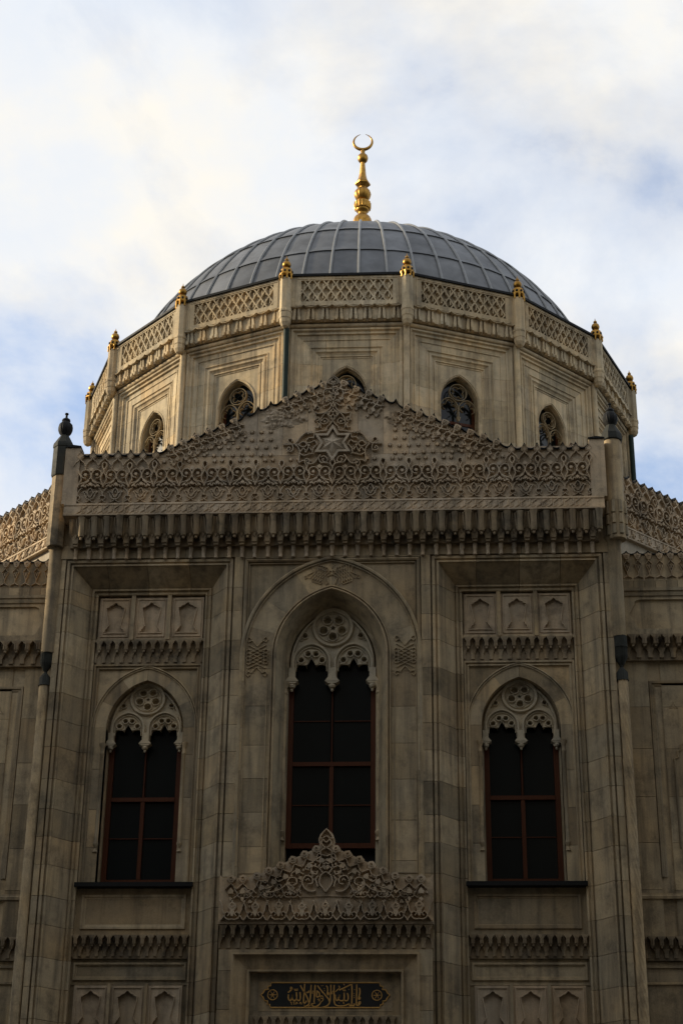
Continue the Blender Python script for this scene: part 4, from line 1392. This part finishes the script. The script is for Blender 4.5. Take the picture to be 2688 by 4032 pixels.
for i in range(n):
    place('stalactite', SMQ, SOOT, portal, (-1.42 + (i + 0.5) * 2.84 / n, -0.235, 7.19), sc=(2.84 / n / 0.196, 0.5, 1.0))

# inscription panel
IX, IZ = 1281.5, 3914.0
KX, KZ = 0.00507, 0.00495
YI = -0.215


def f1(p):
    return ((1020 + p[0] * 0.16582 - IX) * KX, 7.612 - (3855 + p[1] * 0.16582 - IZ) * KZ)


def f2(p):
    return ((1240 + p[0] * 0.18495 - IX) * KX, 7.612 - (3855 + p[1] * 0.18495 - IZ) * KZ)


half = [f1(p) for p in ((300, 65), (285, 140), (215, 155), (230, 225), (150, 235), (110, 310), (55, 360), (110, 415), (150, 495), (222, 500), (215, 575), (270, 580), (295, 655))]
cart = half + [(-x, z) for x, z in half[::-1]]
build('inscription_mount', MB().box(-1.33, 1.33, -0.205, -0.19, 7.30, 7.875), STONE, portal)
ins = build('inscription_panel', MB().prism(cart, YI, -0.19), BLACKP, mosque)
ins['label'] = 'black panel with gilt calligraphy and two rosettes over the portal'
bd = MB().ribbon(cart, 0.026, YI, 0.008, closed=True)
for cx, cz, r_ in ((*f1((335, 355)), 0.098), (*f2((1318, 325)), 0.098)):
    bd.ribbon(circle(cx, cz, r_, 20), 0.018, YI, 0.008, closed=True)
    for k in range(3):
        a = pi * k / 3
        bd.ribbon([(cx - 0.078 * cos(a), cz - 0.078 * sin(a)), (cx, cz), (cx + 0.078 * cos(a), cz + 0.078 * sin(a))], 0.018, YI, 0.006, taper=True)
build('gilt_border', bd, GILT, ins)
S1 = [[(700, 300), (745, 265), (790, 225), (795, 200), (765, 170), (760, 215), (790, 235)], [(850, 210), (860, 245), (880, 250), (885, 215), (895, 250), (920, 250), (915, 205)],
      [(712, 350), (705, 400), (715, 450), (745, 490), (775, 480), (790, 430), (815, 330)], [(815, 330), (800, 400), (802, 440), (830, 485), (870, 485), (905, 440), (900, 330), (895, 295)],
      [(905, 440), (930, 480), (965, 490), (990, 450), (990, 350), (980, 290)], [(760, 520), (785, 545), (793, 590)], [(825, 520), (850, 545), (848, 590)], [(830, 535), (870, 515)],
      [(885, 585), (910, 525), (935, 570)], [(975, 570), (1000, 525), (1028, 580)], [(985, 130), (1050, 240), (1120, 350), (1170, 450), (1200, 550)],
      [(1090, 90), (1080, 300), (1070, 450), (1070, 530), (1095, 550), (1125, 530), (1130, 490)], [(1080, 595), (1100, 595)],
      [(1245, 120), (1235, 300), (1225, 450), (1210, 540), (1170, 600), (1090, 635)], [(1135, 280), (1145, 305), (1170, 300), (1175, 270), (1185, 300), (1197, 290), (1195, 250)],
      [(1290, 255), (1275, 310), (1290, 325)], [(1335, 120), (1328, 300), (1320, 450), (1318, 540)], [(1180, 630), (1260, 580), (1350, 545)],
      [(1265, 550), (1275, 600), (1320, 635), (1400, 615), (1460, 560), (1480, 500)], [(1380, 250), (1380, 320), (1375, 380), (1400, 410), (1440, 380), (1445, 330), (1420, 290), (1385, 265)],
      [(1460, 400), (1490, 375), (1525, 400), (1525, 440), (1495, 440), (1470, 420)], [(1530, 420), (1530, 470), (1500, 510), (1470, 520)], [(1400, 470), (1430, 450), (1450, 480), (1420, 500)]]
S2 = [[(60, 120), (110, 190), (180, 270), (250, 350), (300, 410), (315, 470)], [(340, 105), (345, 200), (335, 350), (330, 440), (300, 520), (240, 560), (150, 585)],
      [(138, 125), (152, 125)], [(173, 120), (187, 120)], [(198, 185), (212, 185)], [(203, 230), (218, 230)], [(240, 120), (270, 160), (275, 220), (270, 290), (290, 320), (300, 290), (285, 270)],
      [(385, 230), (370, 280), (385, 295)], [(412, 110), (412, 300), (415, 440), (440, 520), (500, 550), (600, 550), (680, 530), (740, 500)],
      [(740, 500), (745, 545), (780, 545), (790, 500), (800, 545), (835, 545), (840, 500)], [(785, 90), (790, 200), (790, 350), (790, 500)], [(520, 215), (600, 180), (680, 140), (770, 95)],
      [(440, 250), (490, 205), (530, 160), (510, 120), (515, 150)], [(600, 200), (610, 230), (630, 230), (635, 200), (645, 230), (660, 220)], [(610, 80), (635, 115)],
      [(440, 315), (440, 380), (460, 430), (490, 435), (500, 400), (540, 310)], [(540, 310), (515, 400), (540, 435), (590, 440), (625, 400), (625, 270)],
      [(625, 400), (640, 435), (680, 440), (710, 410), (710, 330), (690, 280)], [(828, 290), (842, 290)], [(828, 335), (842, 335)], [(830, 375), (846, 375)], [(718, 205), (732, 205)],
      [(838, 205), (852, 205)], [(518, 490), (532, 490)], [(890, 100), (890, 250), (885, 400), (885, 530)], [(885, 530), (930, 535), (970, 490), (965, 460), (935, 480), (930, 520)],
      [(940, 170), (960, 220), (955, 300), (940, 350), (930, 400), (950, 410), (965, 380), (945, 360)], [(615, 460), (615, 495), (630, 490)]]
tx = MB()
for strokes, fn in ((S1, f1), (S2, f2)):
    for pts in strokes:
        q = smooth_pts([fn(p) for p in pts], 3)
        ln = sum((Vector(a) - Vector(b_)).length for a, b_ in zip(q[:-1], q[1:]))
        tx.ribbon(q, 0.026 if ln > 0.2 else 0.017, YI, 0.008, top=0.8)
build('calligraphy', tx, GILT, ins)

# ------------------------------------------------------------------ drum of sixteen sides
YC = 12.273
RF = 8.345
AP = RF * cos(radians(11.25))
T16 = tan(radians(11.25))
HWP = AP * T16


def lattice_mesh():
    """pierced parapet panel in face axes (x, y out of the axis, z)"""
    mb = MB()
    y0 = -AP
    hw = HWP - 0.02
    # frame with a shallow sunk field
    outer = [(-hw, 26.39), (hw, 26.39), (hw, 27.30), (-hw, 27.30)]
    a, b_, c_, d = -1.22, 1.24, 26.52, 27.18
    mb.prism_holes(outer, [[(a, c_), (a, d), (b_, d), (b_, c_)]], y0, y0 + 0.25)
    mb.add([(a, y0 + 0.10, c_), (b_, y0 + 0.10, c_), (b_, y0 + 0.10, d), (a, y0 + 0.10, d)], [(0, 1, 2, 3)])
    mb.sweep([(-1.38, 26.42), (-1.38, 27.25), (1.40, 27.25), (1.40, 26.42)], [(0, y0), (0.01, y0 - 0.015), (0.03, y0 - 0.015), (0.04, y0)])
    # hexagonal interlace
    yy = y0 + 0.10
    P = 0.315
    w, h = 0.046, 0.09
    zlo, zhi = c_, d
    zm = (zlo + zhi) / 2
    nn = 9
    x = a
    hz = (zhi - zlo) / 2

    def clip(p0, p1):
        (x0, z0), (x1, z1) = p0, p1
        if max(x0, x1) <= a or min(x0, x1) >= b_:
            return None
        if x0 < a:
            t = (a - x0) / (x1 - x0); x0, z0 = a, z0 + (z1 - z0) * t
        if x1 > b_:
            t = (b_ - x0) / (x1 - x0); x1, z1 = b_, z0 + (z1 - z0) * t
        return [(x0, z0), (x1, z1)]
    slope = (zhi - zlo)
    dx = slope / 1.62
    k = a - dx
    while k < b_:
        for s_ in (0, 1):
            q = clip((k, zlo if s_ else zhi), (k + dx, zhi if s_ else zlo))
            if q:
                mb.ribbon(q, w, yy, h - s_ * 0.004, top=0.75)
        k += P * 0.8
    k = a + P * 0.4 - dx / 2 + 0.04
    while k < b_:
        for z0, z1 in ((zlo + 0.1, zm - 0.07), (zm + 0.07, zhi - 0.1)):
            if k > a:
                mb.ribbon([(k, z0), (k, z1)], w * 0.8, yy, h - 0.008, top=0.75)
        k += P * 0.4
    return mb.mesh('lattice_screen')


def drum_wall_mesh():
    mb = MB()
    y0 = -AP
    hw = (AP - 0.25) * T16
    path = [(-1.50, 18.0), (-1.50, 25.80), (1.50, 25.80), (1.50, 18.0)]
    pr = [(-0.12, 0.22), (0.0, 0.22), (0.02, 0.19), (0.07, 0.19), (0.09, 0.23), (0.10, 0.25), (0.14, 0.25), (0.15, 0.23), (0.18, 0.23), (0.19, 0.28), (0.30, 0.30), (0.31, 0.28), (0.335, 0.28), (0.34, 0.305), (0.52, 0.315), (0.53, 0.30), (0.55, 0.30),
          (0.56, 0.33), (0.60, 0.34), (0.62, 0.31), (0.67, 0.31), (0.70, 0.35), (0.76, 0.38), (0.77, 0.355), (0.80, 0.355), (0.81, 0.385), (0.85, 0.385), (0.86, 0.40)]
    globals()['DPR'] = [(o, y0 + y) for o, y in pr] + [(0.86, y0 + 0.7), (-0.12, y0 + 0.7)]
    xw = 0.64
    zt = 24.94
    op = [(-0.54, 21.6), (-0.54, 23.9)] + arch(0.54, 0.80, 0, 12, 0, 23.9)[1:-1] + [(0.54, 23.9), (0.54, 21.6)]
    mb.prism_holes([(-xw, 18.0), (xw, 18.0), (xw, zt), (-xw, zt)], [op], y0 + 0.40, y0 + 0.75)
    mb.ribbon([(-0.58, 23.4), (-0.58, 23.9)] + arch(0.54, 0.80, 0.04, 12, 0, 23.9)[1:-1] + [(0.58, 23.9), (0.58, 23.4)], 0.03, y0 + 0.40, 0.02)
    return mb.mesh('drum_face')


def drum_cornice_mesh():
    """pair of lobes with a slot and a scalloped brow; pitch 0.38"""
    mb = MB()
    P = 2 * HWP / 8.6
    h = P / 2
    for s_ in (-1, 1):
        mb.prism([(s_ * 0.02, 26.34), (s_ * 0.075, 26.34), (s_ * 0.115, 26.0), (s_ * 0.11, 25.965), (s_ * 0.035, 25.965), (s_ * 0.025, 26.0)], -0.10, 0.18, inset=0.04)
        mb.prism([(s_ * 0.03, 26.05), (s_ * 0.115, 26.05), (s_ * 0.11, 25.94), (s_ * 0.04, 25.94)], -0.135, 0.0, inset=0.12)
        mb.prism([(s_ * h, 26.36), (s_ * (h - 0.105), 26.36), (s_ * (h - 0.06), 25.97), (s_ * h, 25.97)], -0.045, 0.1)
    br = [(-h, 26.40), (-h * 0.6, 26.345), (0, 26.325), (h * 0.6, 26.345), (h, 26.40)]
    mb.ribbon(br, 0.04, 0.0, 0.16)
    return mb.mesh('drum_stalactite')


def small_tracery():
    mb = MB()
    y = 0.0
    h = 0.07
    zs = 23.9
    mb.ribbon([(-0.52, 23.2)] + arch(0.52, 0.77, 0, 12, 0, zs) + [(0.52, 23.2)], 0.034, y, h)
    mb.ribbon(circle(0, 24.24, 0.245, 22), 0.03, y, h + 0.01, closed=True)
    for i in range(4):
        a = pi / 4 + i * pi / 2
        x, z = 0.105 * cos(a), 24.24 + 0.105 * sin(a)
        pts = [(x + 0.085 * cos(a + t), z + 0.085 * sin(a + t)) for t in [(-1.9 + 3.8 * k / 8) for k in range(9)]]
        mb.ribbon(pts, 0.015, y, h)
    for s_ in (-1, 1):
        cx = s_ * 0.26
        mb.ribbon([(cx - 0.25, 23.42)] + arch(0.25, 0.30, 0, 8, cx, 23.74) + [(cx + 0.25, 23.42)], 0.03, y, h + 0.01)
        for dx, dz in ((-0.12, 23.76), (0.0, 23.89), (0.12, 23.76)):
            a0 = math.atan2(dz - 23.74, dx) if dx or dz else 0
            pts = [(cx + dx + 0.085 * cos(a0 + t), dz + 0.085 * sin(a0 + t)) for t in [(-1.7 + 3.4 * k / 8) for k in range(9)]]
            mb.ribbon(pts, 0.015, y, h)
    mb.prism([(-0.05, 23.5), (0.05, 23.5), (0.035, 23.42), (0, 23.36), (-0.035, 23.42)], -h - 0.01, 0.0)
    return mb.mesh('drum_tracery')


LAT, DWM, DCM, STM = lattice_mesh(), drum_wall_mesh(), drum_cornice_mesh(), small_tracery()
y0 = -AP
tor = MB()
hwT = (AP - 0.16) * T16
tor.tube([(-hwT, y0 + 0.20, 25.86), (0, y0 + 0.20, 25.86), (hwT, y0 + 0.20, 25.86)], 0.062, 10)
tor.box(-(AP - 0.05) * T16, (AP - 0.05) * T16, y0 + 0.125, y0 + 0.5, 25.95, 26.385)
TOR = tor.mesh('drum_cornice', True)
eave = MB()
e0 = AP - 0.02
pts_e = [(-(AP + 0.05) * T16, -(AP + 0.05)), ((AP + 0.05) * T16, -(AP + 0.05)), ((AP - 0.9) * T16, -(AP - 0.9)), (-(AP - 0.9) * T16, -(AP - 0.9))]
eave.add([(x, y, 27.302) for x, y in pts_e] + [(x, y, 27.37 + (0.25 if k > 1 else 0)) for k, (x, y) in enumerate(pts_e)], [(3, 2, 1, 0), (4, 5, 6, 7), (0, 1, 5, 4), (1, 2, 6, 5), (2, 3, 7, 6), (3, 0, 4, 7)])
EAV = eave.mesh('lead_eave')
pil = MB().lathe([(0.04, 25.70), (0.10, 25.74), (0.15, 25.84), (0.155, 25.96), (0.17, 25.98), (0.17, 26.14), (0.185, 26.16), (0.185, 26.22), (0.165, 26.24), (0.165, 27.22)], 8, (0, -RF), a0=pi / 8)
PILM = pil.mesh('drum_pilaster')
BEAD = MB().tube([(0, -(AP - 0.17) / cos(radians(11.25)), 18.0), (0, -(AP - 0.17) / cos(radians(11.25)), 25.86)], 0.085, 10).mesh('corner_bead', True)

cr = MB()
cr.lathe([(0.17, 27.34), (0.19, 27.345), (0.19, 27.37), (0.175, 27.38), (0.165, 27.47), (0.15, 27.53), (0.12, 27.545), (0.08, 27.56), (0.06, 27.59)], 8, (0, -RF), a0=pi / 8)
for k in range(8):
    a = 2 * pi * (k + 0.5) / 8
    x, y = 0.17 * cos(a), -RF + 0.17 * sin(a)
    cr.lathe([(0.012, 27.17), (0.028, 27.20), (0.022, 27.26), (0.04, 27.34)], 6, (x, y))
    a = 2 * pi * k / 8
CRM = cr.mesh('finial_crown', True)
hl = MB()
for k in range(8):
    a = 2 * pi * k / 8
    x, y = 0.158 * cos(a), -RF + 0.158 * sin(a)
    hl.lathe([(0.03, 27.405), (0.034, 27.43), (0.03, 27.455)], 8, (x, y))
HLM = hl.mesh('finial_holes')
ORB = MB().lathe([(0.05, 27.585), (0.09, 27.61), (0.115, 27.66), (0.118, 27.70), (0.10, 27.76), (0.06, 27.80), (0.035, 27.815), (0.052, 27.835), (0.05, 27.87), (0.03, 27.895), (0.012, 27.91), (0.008, 27.96), (0.002, 27.98)], 20, (0, -RF)).mesh('finial_orb', True)

full = MB().lathe([(7.3, 18.0), (7.3, 27.2)], 64, (0, 0))
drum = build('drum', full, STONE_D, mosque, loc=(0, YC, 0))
NV = (-4, -3, -2, -1, 0, 1, 2, 3, 4)
wood_d = MB()
wood_d.box(-0.54, -0.46, y0 + 0.68, y0 + 0.74, 21.6, 24.75)
wood_d.box(0.46, 0.54, y0 + 0.68, y0 + 0.74, 21.6, 24.75)
wood_d.box(-0.46, 0.46, y0 + 0.68, y0 + 0.74, 23.36, 23.44)
wood_d.box(-0.025, 0.025, y0 + 0.685, y0 + 0.735, 21.6, 23.36)
WDM = wood_d.mesh('window')
PAN = [MB().box(xa, xb, y0 + 0.705, y0 + 0.715, za, zb).mesh('pane') for xa, xb, za, zb in ((-0.458, -0.027, 21.6, 23.358), (0.027, 0.458, 21.6, 23.358), (-0.458, 0.458, 23.442, 24.72))]
DST = []
for sx in (-1, 1):
    zz = [18.0, 19.4, 20.3, 20.95, 21.6, 22.2, 22.85, 23.5, 24.1, 24.75]
    for a, b_ in zip(zz[:-1], zz[1:]):
        DST.append(MB().seg(DPR, (sx * 1.5, a + 0.003), (-sx, 0), (sx * 1.5, b_ - 0.003), (-sx, 0)).mesh('drum_stone'))
    DST.append(MB().seg(DPR, (sx * 1.5, 24.753), (-sx, 0), (sx * 1.5, 25.80), (-sx, -1)).mesh('drum_stone'))
for xa, ma, xb, mb_ in ((-1.5, (1, -1), -0.55, (0, -1)), (-0.544, (0, -1), 0.62, (0, -1)), (0.626, (0, -1), 1.5, (-1, -1))):
    DST.append(MB().seg(DPR, (xa, 25.80), ma, (xb, 25.80), mb_).mesh('drum_stone'))
for k in NV:
    rz = radians(22.5 * k)
    loc = (0, YC, 0)
    df = place('drum_face', DWM, STONE_D, mosque, loc, rz)
    place('lattice_screen', LAT, STONE_D, mosque, loc, rz)
    place('drum_cornice', TOR, STONE_D, mosque, loc, rz)
    place('lead_eave', EAV, LEAD_D, mosque, loc, rz)
    for me in DST:
        if max(v.co.z for v in me.vertices) > (22.0 if abs(k) < 2 else 20.0):
            place('drum_stone', me, STONE_D, df, (0, random.uniform(-0.002, 0.002), 0))
    P = 2 * HWP / 8.6
    for i in range(8):
        place('stalactite', DCM, STONE_D, df, ((i - 3.5) * P, y0 + 0.12, 0))
    wn = place('drum_window', WDM, WOOD, mosque, loc, rz)
    for pm in PAN:
        place('pane', pm, GLASS, wn)
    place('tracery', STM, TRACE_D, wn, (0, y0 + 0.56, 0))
for k in range(-5, 5):
    rz = radians(22.5 * (k + 0.5))
    loc = (0, YC, 0)
    place('corner_bead', BEAD, STONE_D, mosque, loc, rz)
    place('drum_pilaster', PILM, STONE_D, mosque, loc, rz)
    if -4 <= k <= 3:
        f_ = place('gilded_finial', CRM, GOLD, mosque, loc, rz)
        place('orb', ORB, GOLD, f_)
        place('piercing', HLM, LEAD_D, f_)

# downpipes
a_ = radians(-11.25)
rp = (AP - 0.17) / cos(radians(11.25)) + 0.09
build('downpipe', MB().tube([(rp * sin(a_) + 0.02, YC - rp * cos(a_), 18.4), (rp * sin(a_) + 0.02, YC - rp * cos(a_), 25.72)], 0.075, 12), PIPE, mosque, smooth=True)
a_ = radians(78.75)
build('downpipe', MB().tube([(rp * sin(a_), YC - rp * cos(a_) - 0.05, 18.4), (rp * sin(a_), YC - rp * cos(a_) - 0.05, 25.72)], 0.075, 12), PIPE, mosque, smooth=True)

# ------------------------------------------------------------------ dome
DA, DC, DZ = 7.8, 7.4, 25.6


def dome_pt(z, off=0.0):
    t = math.asin(max(-1, min(1, (z - DZ) / DC)))
    return (DA * cos(t) + off * cos(t), DZ + DC * sin(t) + off * sin(t))


zs = [27.2 + (33.0 - 27.2) * (1 - (1 - i / 22) ** 1.6) for i in range(23)]
dome = build('dome', MB().lathe([dome_pt(z, -0.03) for z in zs], 96, (0, 0), caps=False), LEAD, mosque, smooth=True, loc=(0, YC, 0))
NR = 60
SEAM = [27.32, 28.96, 30.27, 31.45, 32.35]
STEP = 2 * pi / NR
PM = []
for z0, z1 in zip(SEAM[:-1], SEAM[1:]):
    mb = MB()
    vs, fs = [], []
    for j in range(6):
        z = z0 + (z1 - z0) * j / 5
        for i in range(4):
            a = -STEP / 2 + STEP * i / 3
            bul = 0.012 * sin(pi * i / 3) + (0.035 if j == 0 else 0.0)
            r_, zz = dome_pt(z, bul)
            vs.append((r_ * sin(a), -r_ * cos(a), zz))
    for j in range(5):
        for i in range(3):
            b0 = j * 4 + i
            fs.append((b0, b0 + 1, b0 + 5, b0 + 4))
    # lower lip of the sheet
    o = len(vs)
    for i in range(4):
        a = -STEP / 2 + STEP * i / 3
        r_, zz = dome_pt(z0, -0.03)
        vs.append((r_ * sin(a), -r_ * cos(a), zz))
    for i in range(3):
        fs.append((o + i, o + i + 1, i + 1, i))
    PM.append(mb.add(vs, fs).mesh('lead_sheet', True))
rib = []
for i in range(25):
    z = 27.3 + (32.75 - 27.3) * i / 24
    r_, zz = dome_pt(z, 0.018)
    rib.append((0, -r_, zz))
RIB = MB().tube(rib, 0.042, 8).mesh('lead_roll', True)
OFF = radians(2.2)
for k in range(NR):
    a = OFF + (k - NR // 2) * STEP
    if abs(a) < radians(88):
        place('lead_roll', RIB, LEAD_R, dome, (0, 0, 0), a)
    if abs(a + STEP / 2) < radians(86):
        for j, pm in enumerate(PM):
            if j == 3 and abs(a) < radians(66):
                continue      # turned away from view over the crown
            place('lead_sheet', pm, LEAD, dome, (0, 0, 0), a + STEP / 2)

# crescent finial on the dome
fin = build('crescent_finial', MB().lathe([(0.45, 32.9), (0.44, 33.3), (0.36, 33.7), (0.31, 34.2), (0.33, 34.5), (0.335, 34.72), (0.28, 34.9), (0.19, 34.99), (0.15, 35.02)], 40, (0, YC), flute=16, amp=0.07, frange=(34.0, 34.95)), GOLD, mosque, smooth=True)
build('cup', MB().lathe([(0.15, 35.0), (0.14, 35.06), (0.135, 35.09), (0.15, 35.12), (0.20, 35.17), (0.225, 35.22), (0.22, 35.26)], 24, (0, YC)), GOLD, fin, smooth=True)
gr = MB().lathe([(0.27, 35.255), (0.285, 35.28), (0.285, 35.50), (0.26, 35.52), (0.13, 35.54), (0.12, 35.58)], 64, (0, YC), flute=16, amp=0.14, frange=(35.25, 35.51))
build('fluted_ring', gr, GOLD, fin, smooth=True)
build('ribbed_ball', MB().lathe([(0.12, 35.54), (0.125, 35.60), (0.15, 35.61), (0.20, 35.66), (0.265, 35.76), (0.285, 35.85), (0.265, 35.95), (0.20, 36.05), (0.13, 36.10), (0.11, 36.12)], 48, (0, YC), flute=16, amp=0.07, frange=(35.62, 36.06)), GOLD, fin, smooth=True)
build('six_sided_spire', MB().lathe([(0.115, 36.10), (0.13, 36.14), (0.26, 36.25), (0.265, 36.30), (0.20, 36.38), (0.15, 36.50), (0.115, 36.66), (0.095, 36.9), (0.075, 37.17)], 6, (0, YC), a0=radians(10)), GOLD, fin)
build('ball', MB().lathe([(0.07, 37.16), (0.11, 37.18), (0.16, 37.25), (0.178, 37.34), (0.16, 37.43), (0.11, 37.49), (0.075, 37.52), (0.068, 37.60), (0.075, 37.61), (0.075, 37.64), (0.06, 37.66), (0.05, 37.74)], 24, (0, YC)), GOLD, fin, smooth=True)
cres = MB()
pts, rad = [], []
n = 40
for i in range(n + 1):
    t = -pi / 2 - 2.90 + 5.80 * i / n
    e = abs(i - n / 2) / (n / 2)
    wdt = 0.052 * (1 - e ** 1.6) + 0.006
    rr = 0.352 - wdt
    pts.append((rr * cos(t), YC, 38.0 + rr * sin(t)))
    rad.append(wdt)
cres.tube(pts, 0.05, 10, radii=rad)
build('crescent', cres, GOLD, fin, smooth=True)

# iron bracket and lamp on the parapet
br = build('iron_bracket', MB().tube([(5.25, 0.1, 19.7), (5.42, 0.1, 20.02), (5.72, 0.1, 19.8)], 0.014, 6).tube([(5.42, 0.1, 20.0), (5.50, 0.1, 19.7)], 0.012, 6), RUST, mosque)
build('iron_bracket', MB().tube([(-5.35, 0.1, 19.72), (-5.08, 0.1, 19.80)], 0.02, 6).box(-5.12, -5.04, 0.05, 0.15, 19.76, 19.86), RUST, mosque)


# ------------------------------------------------------------------ houses added out of view to shade the mosque's foot and stop low sun
def house(name, x0, x1, y0_, y1_, h, label, floors):
    o = bpy.data.objects.new(name, None)
    COL.objects.link(o)
    tag(o, label, 'building', group='added unseen houses that shade the mosque')
    build('wall', MB().box(x0, x1, y0_, y1_, 0, h), RENDER_W, o)
    build('roof', MB().add([(x0 - 0.4, y0_ - 0.4, h + 0.01), (x1 + 0.4, y0_ - 0.4, h + 0.01), (x1 + 0.4, y1_ + 0.4, h + 0.01), (x0 - 0.4, y1_ + 0.4, h + 0.01), ((x0 + x1) / 2, (y0_ + y1_) / 2, h + 1.6)],
          [(0, 1, 4), (1, 2, 4), (2, 3, 4), (3, 0, 4), (3, 2, 1, 0)]), ROOFT, o)
    # windows on the side that looks onto the forecourt
    wm = MB().box(-0.6, 0.6, -0.02, 0.12, 0.0, 1.7).box(-0.72, 0.72, -0.10, 0.1, -0.12, -0.02).mesh('window')
    wm.materials.append(GLASS)
    for fl in range(1, floors):
        for k in range(5):
            t = (k + 0.5) / 5
            z = fl * h / floors + 0.9
            if y1_ < -38:
                place('window', wm, GLASS, o, (x0 + (x1 - x0) * t, y1_, z), rz=pi)
            elif x1 < 0:
                place('window', wm, GLASS, o, (x1, y0_ + (y1_ - y0_) * t, z), rz=pi / 2)
            else:
                place('window', wm, GLASS, o, (x0, y0_ + (y1_ - y0_) * t, z), rz=-pi / 2)
    return o


house('shading_house', -27, -6.2, -33, -14, 20, 'grey rendered house added left of the forecourt, outside the frame, to shade the facade', 6)
house('shading_house', 8.2, 30, -33, -14, 31, 'grey rendered house added right of the forecourt, outside the frame, to shade the facade', 6)
house('shading_house', -26, 26, -62, -40, 36, 'long grey house added behind the camera, outside the frame, to shade the facade', 7)
house('shading_house', -62, -42, -12, 26, 30, 'tall grey house added far to the left, outside the frame, to block the low sun', 8)
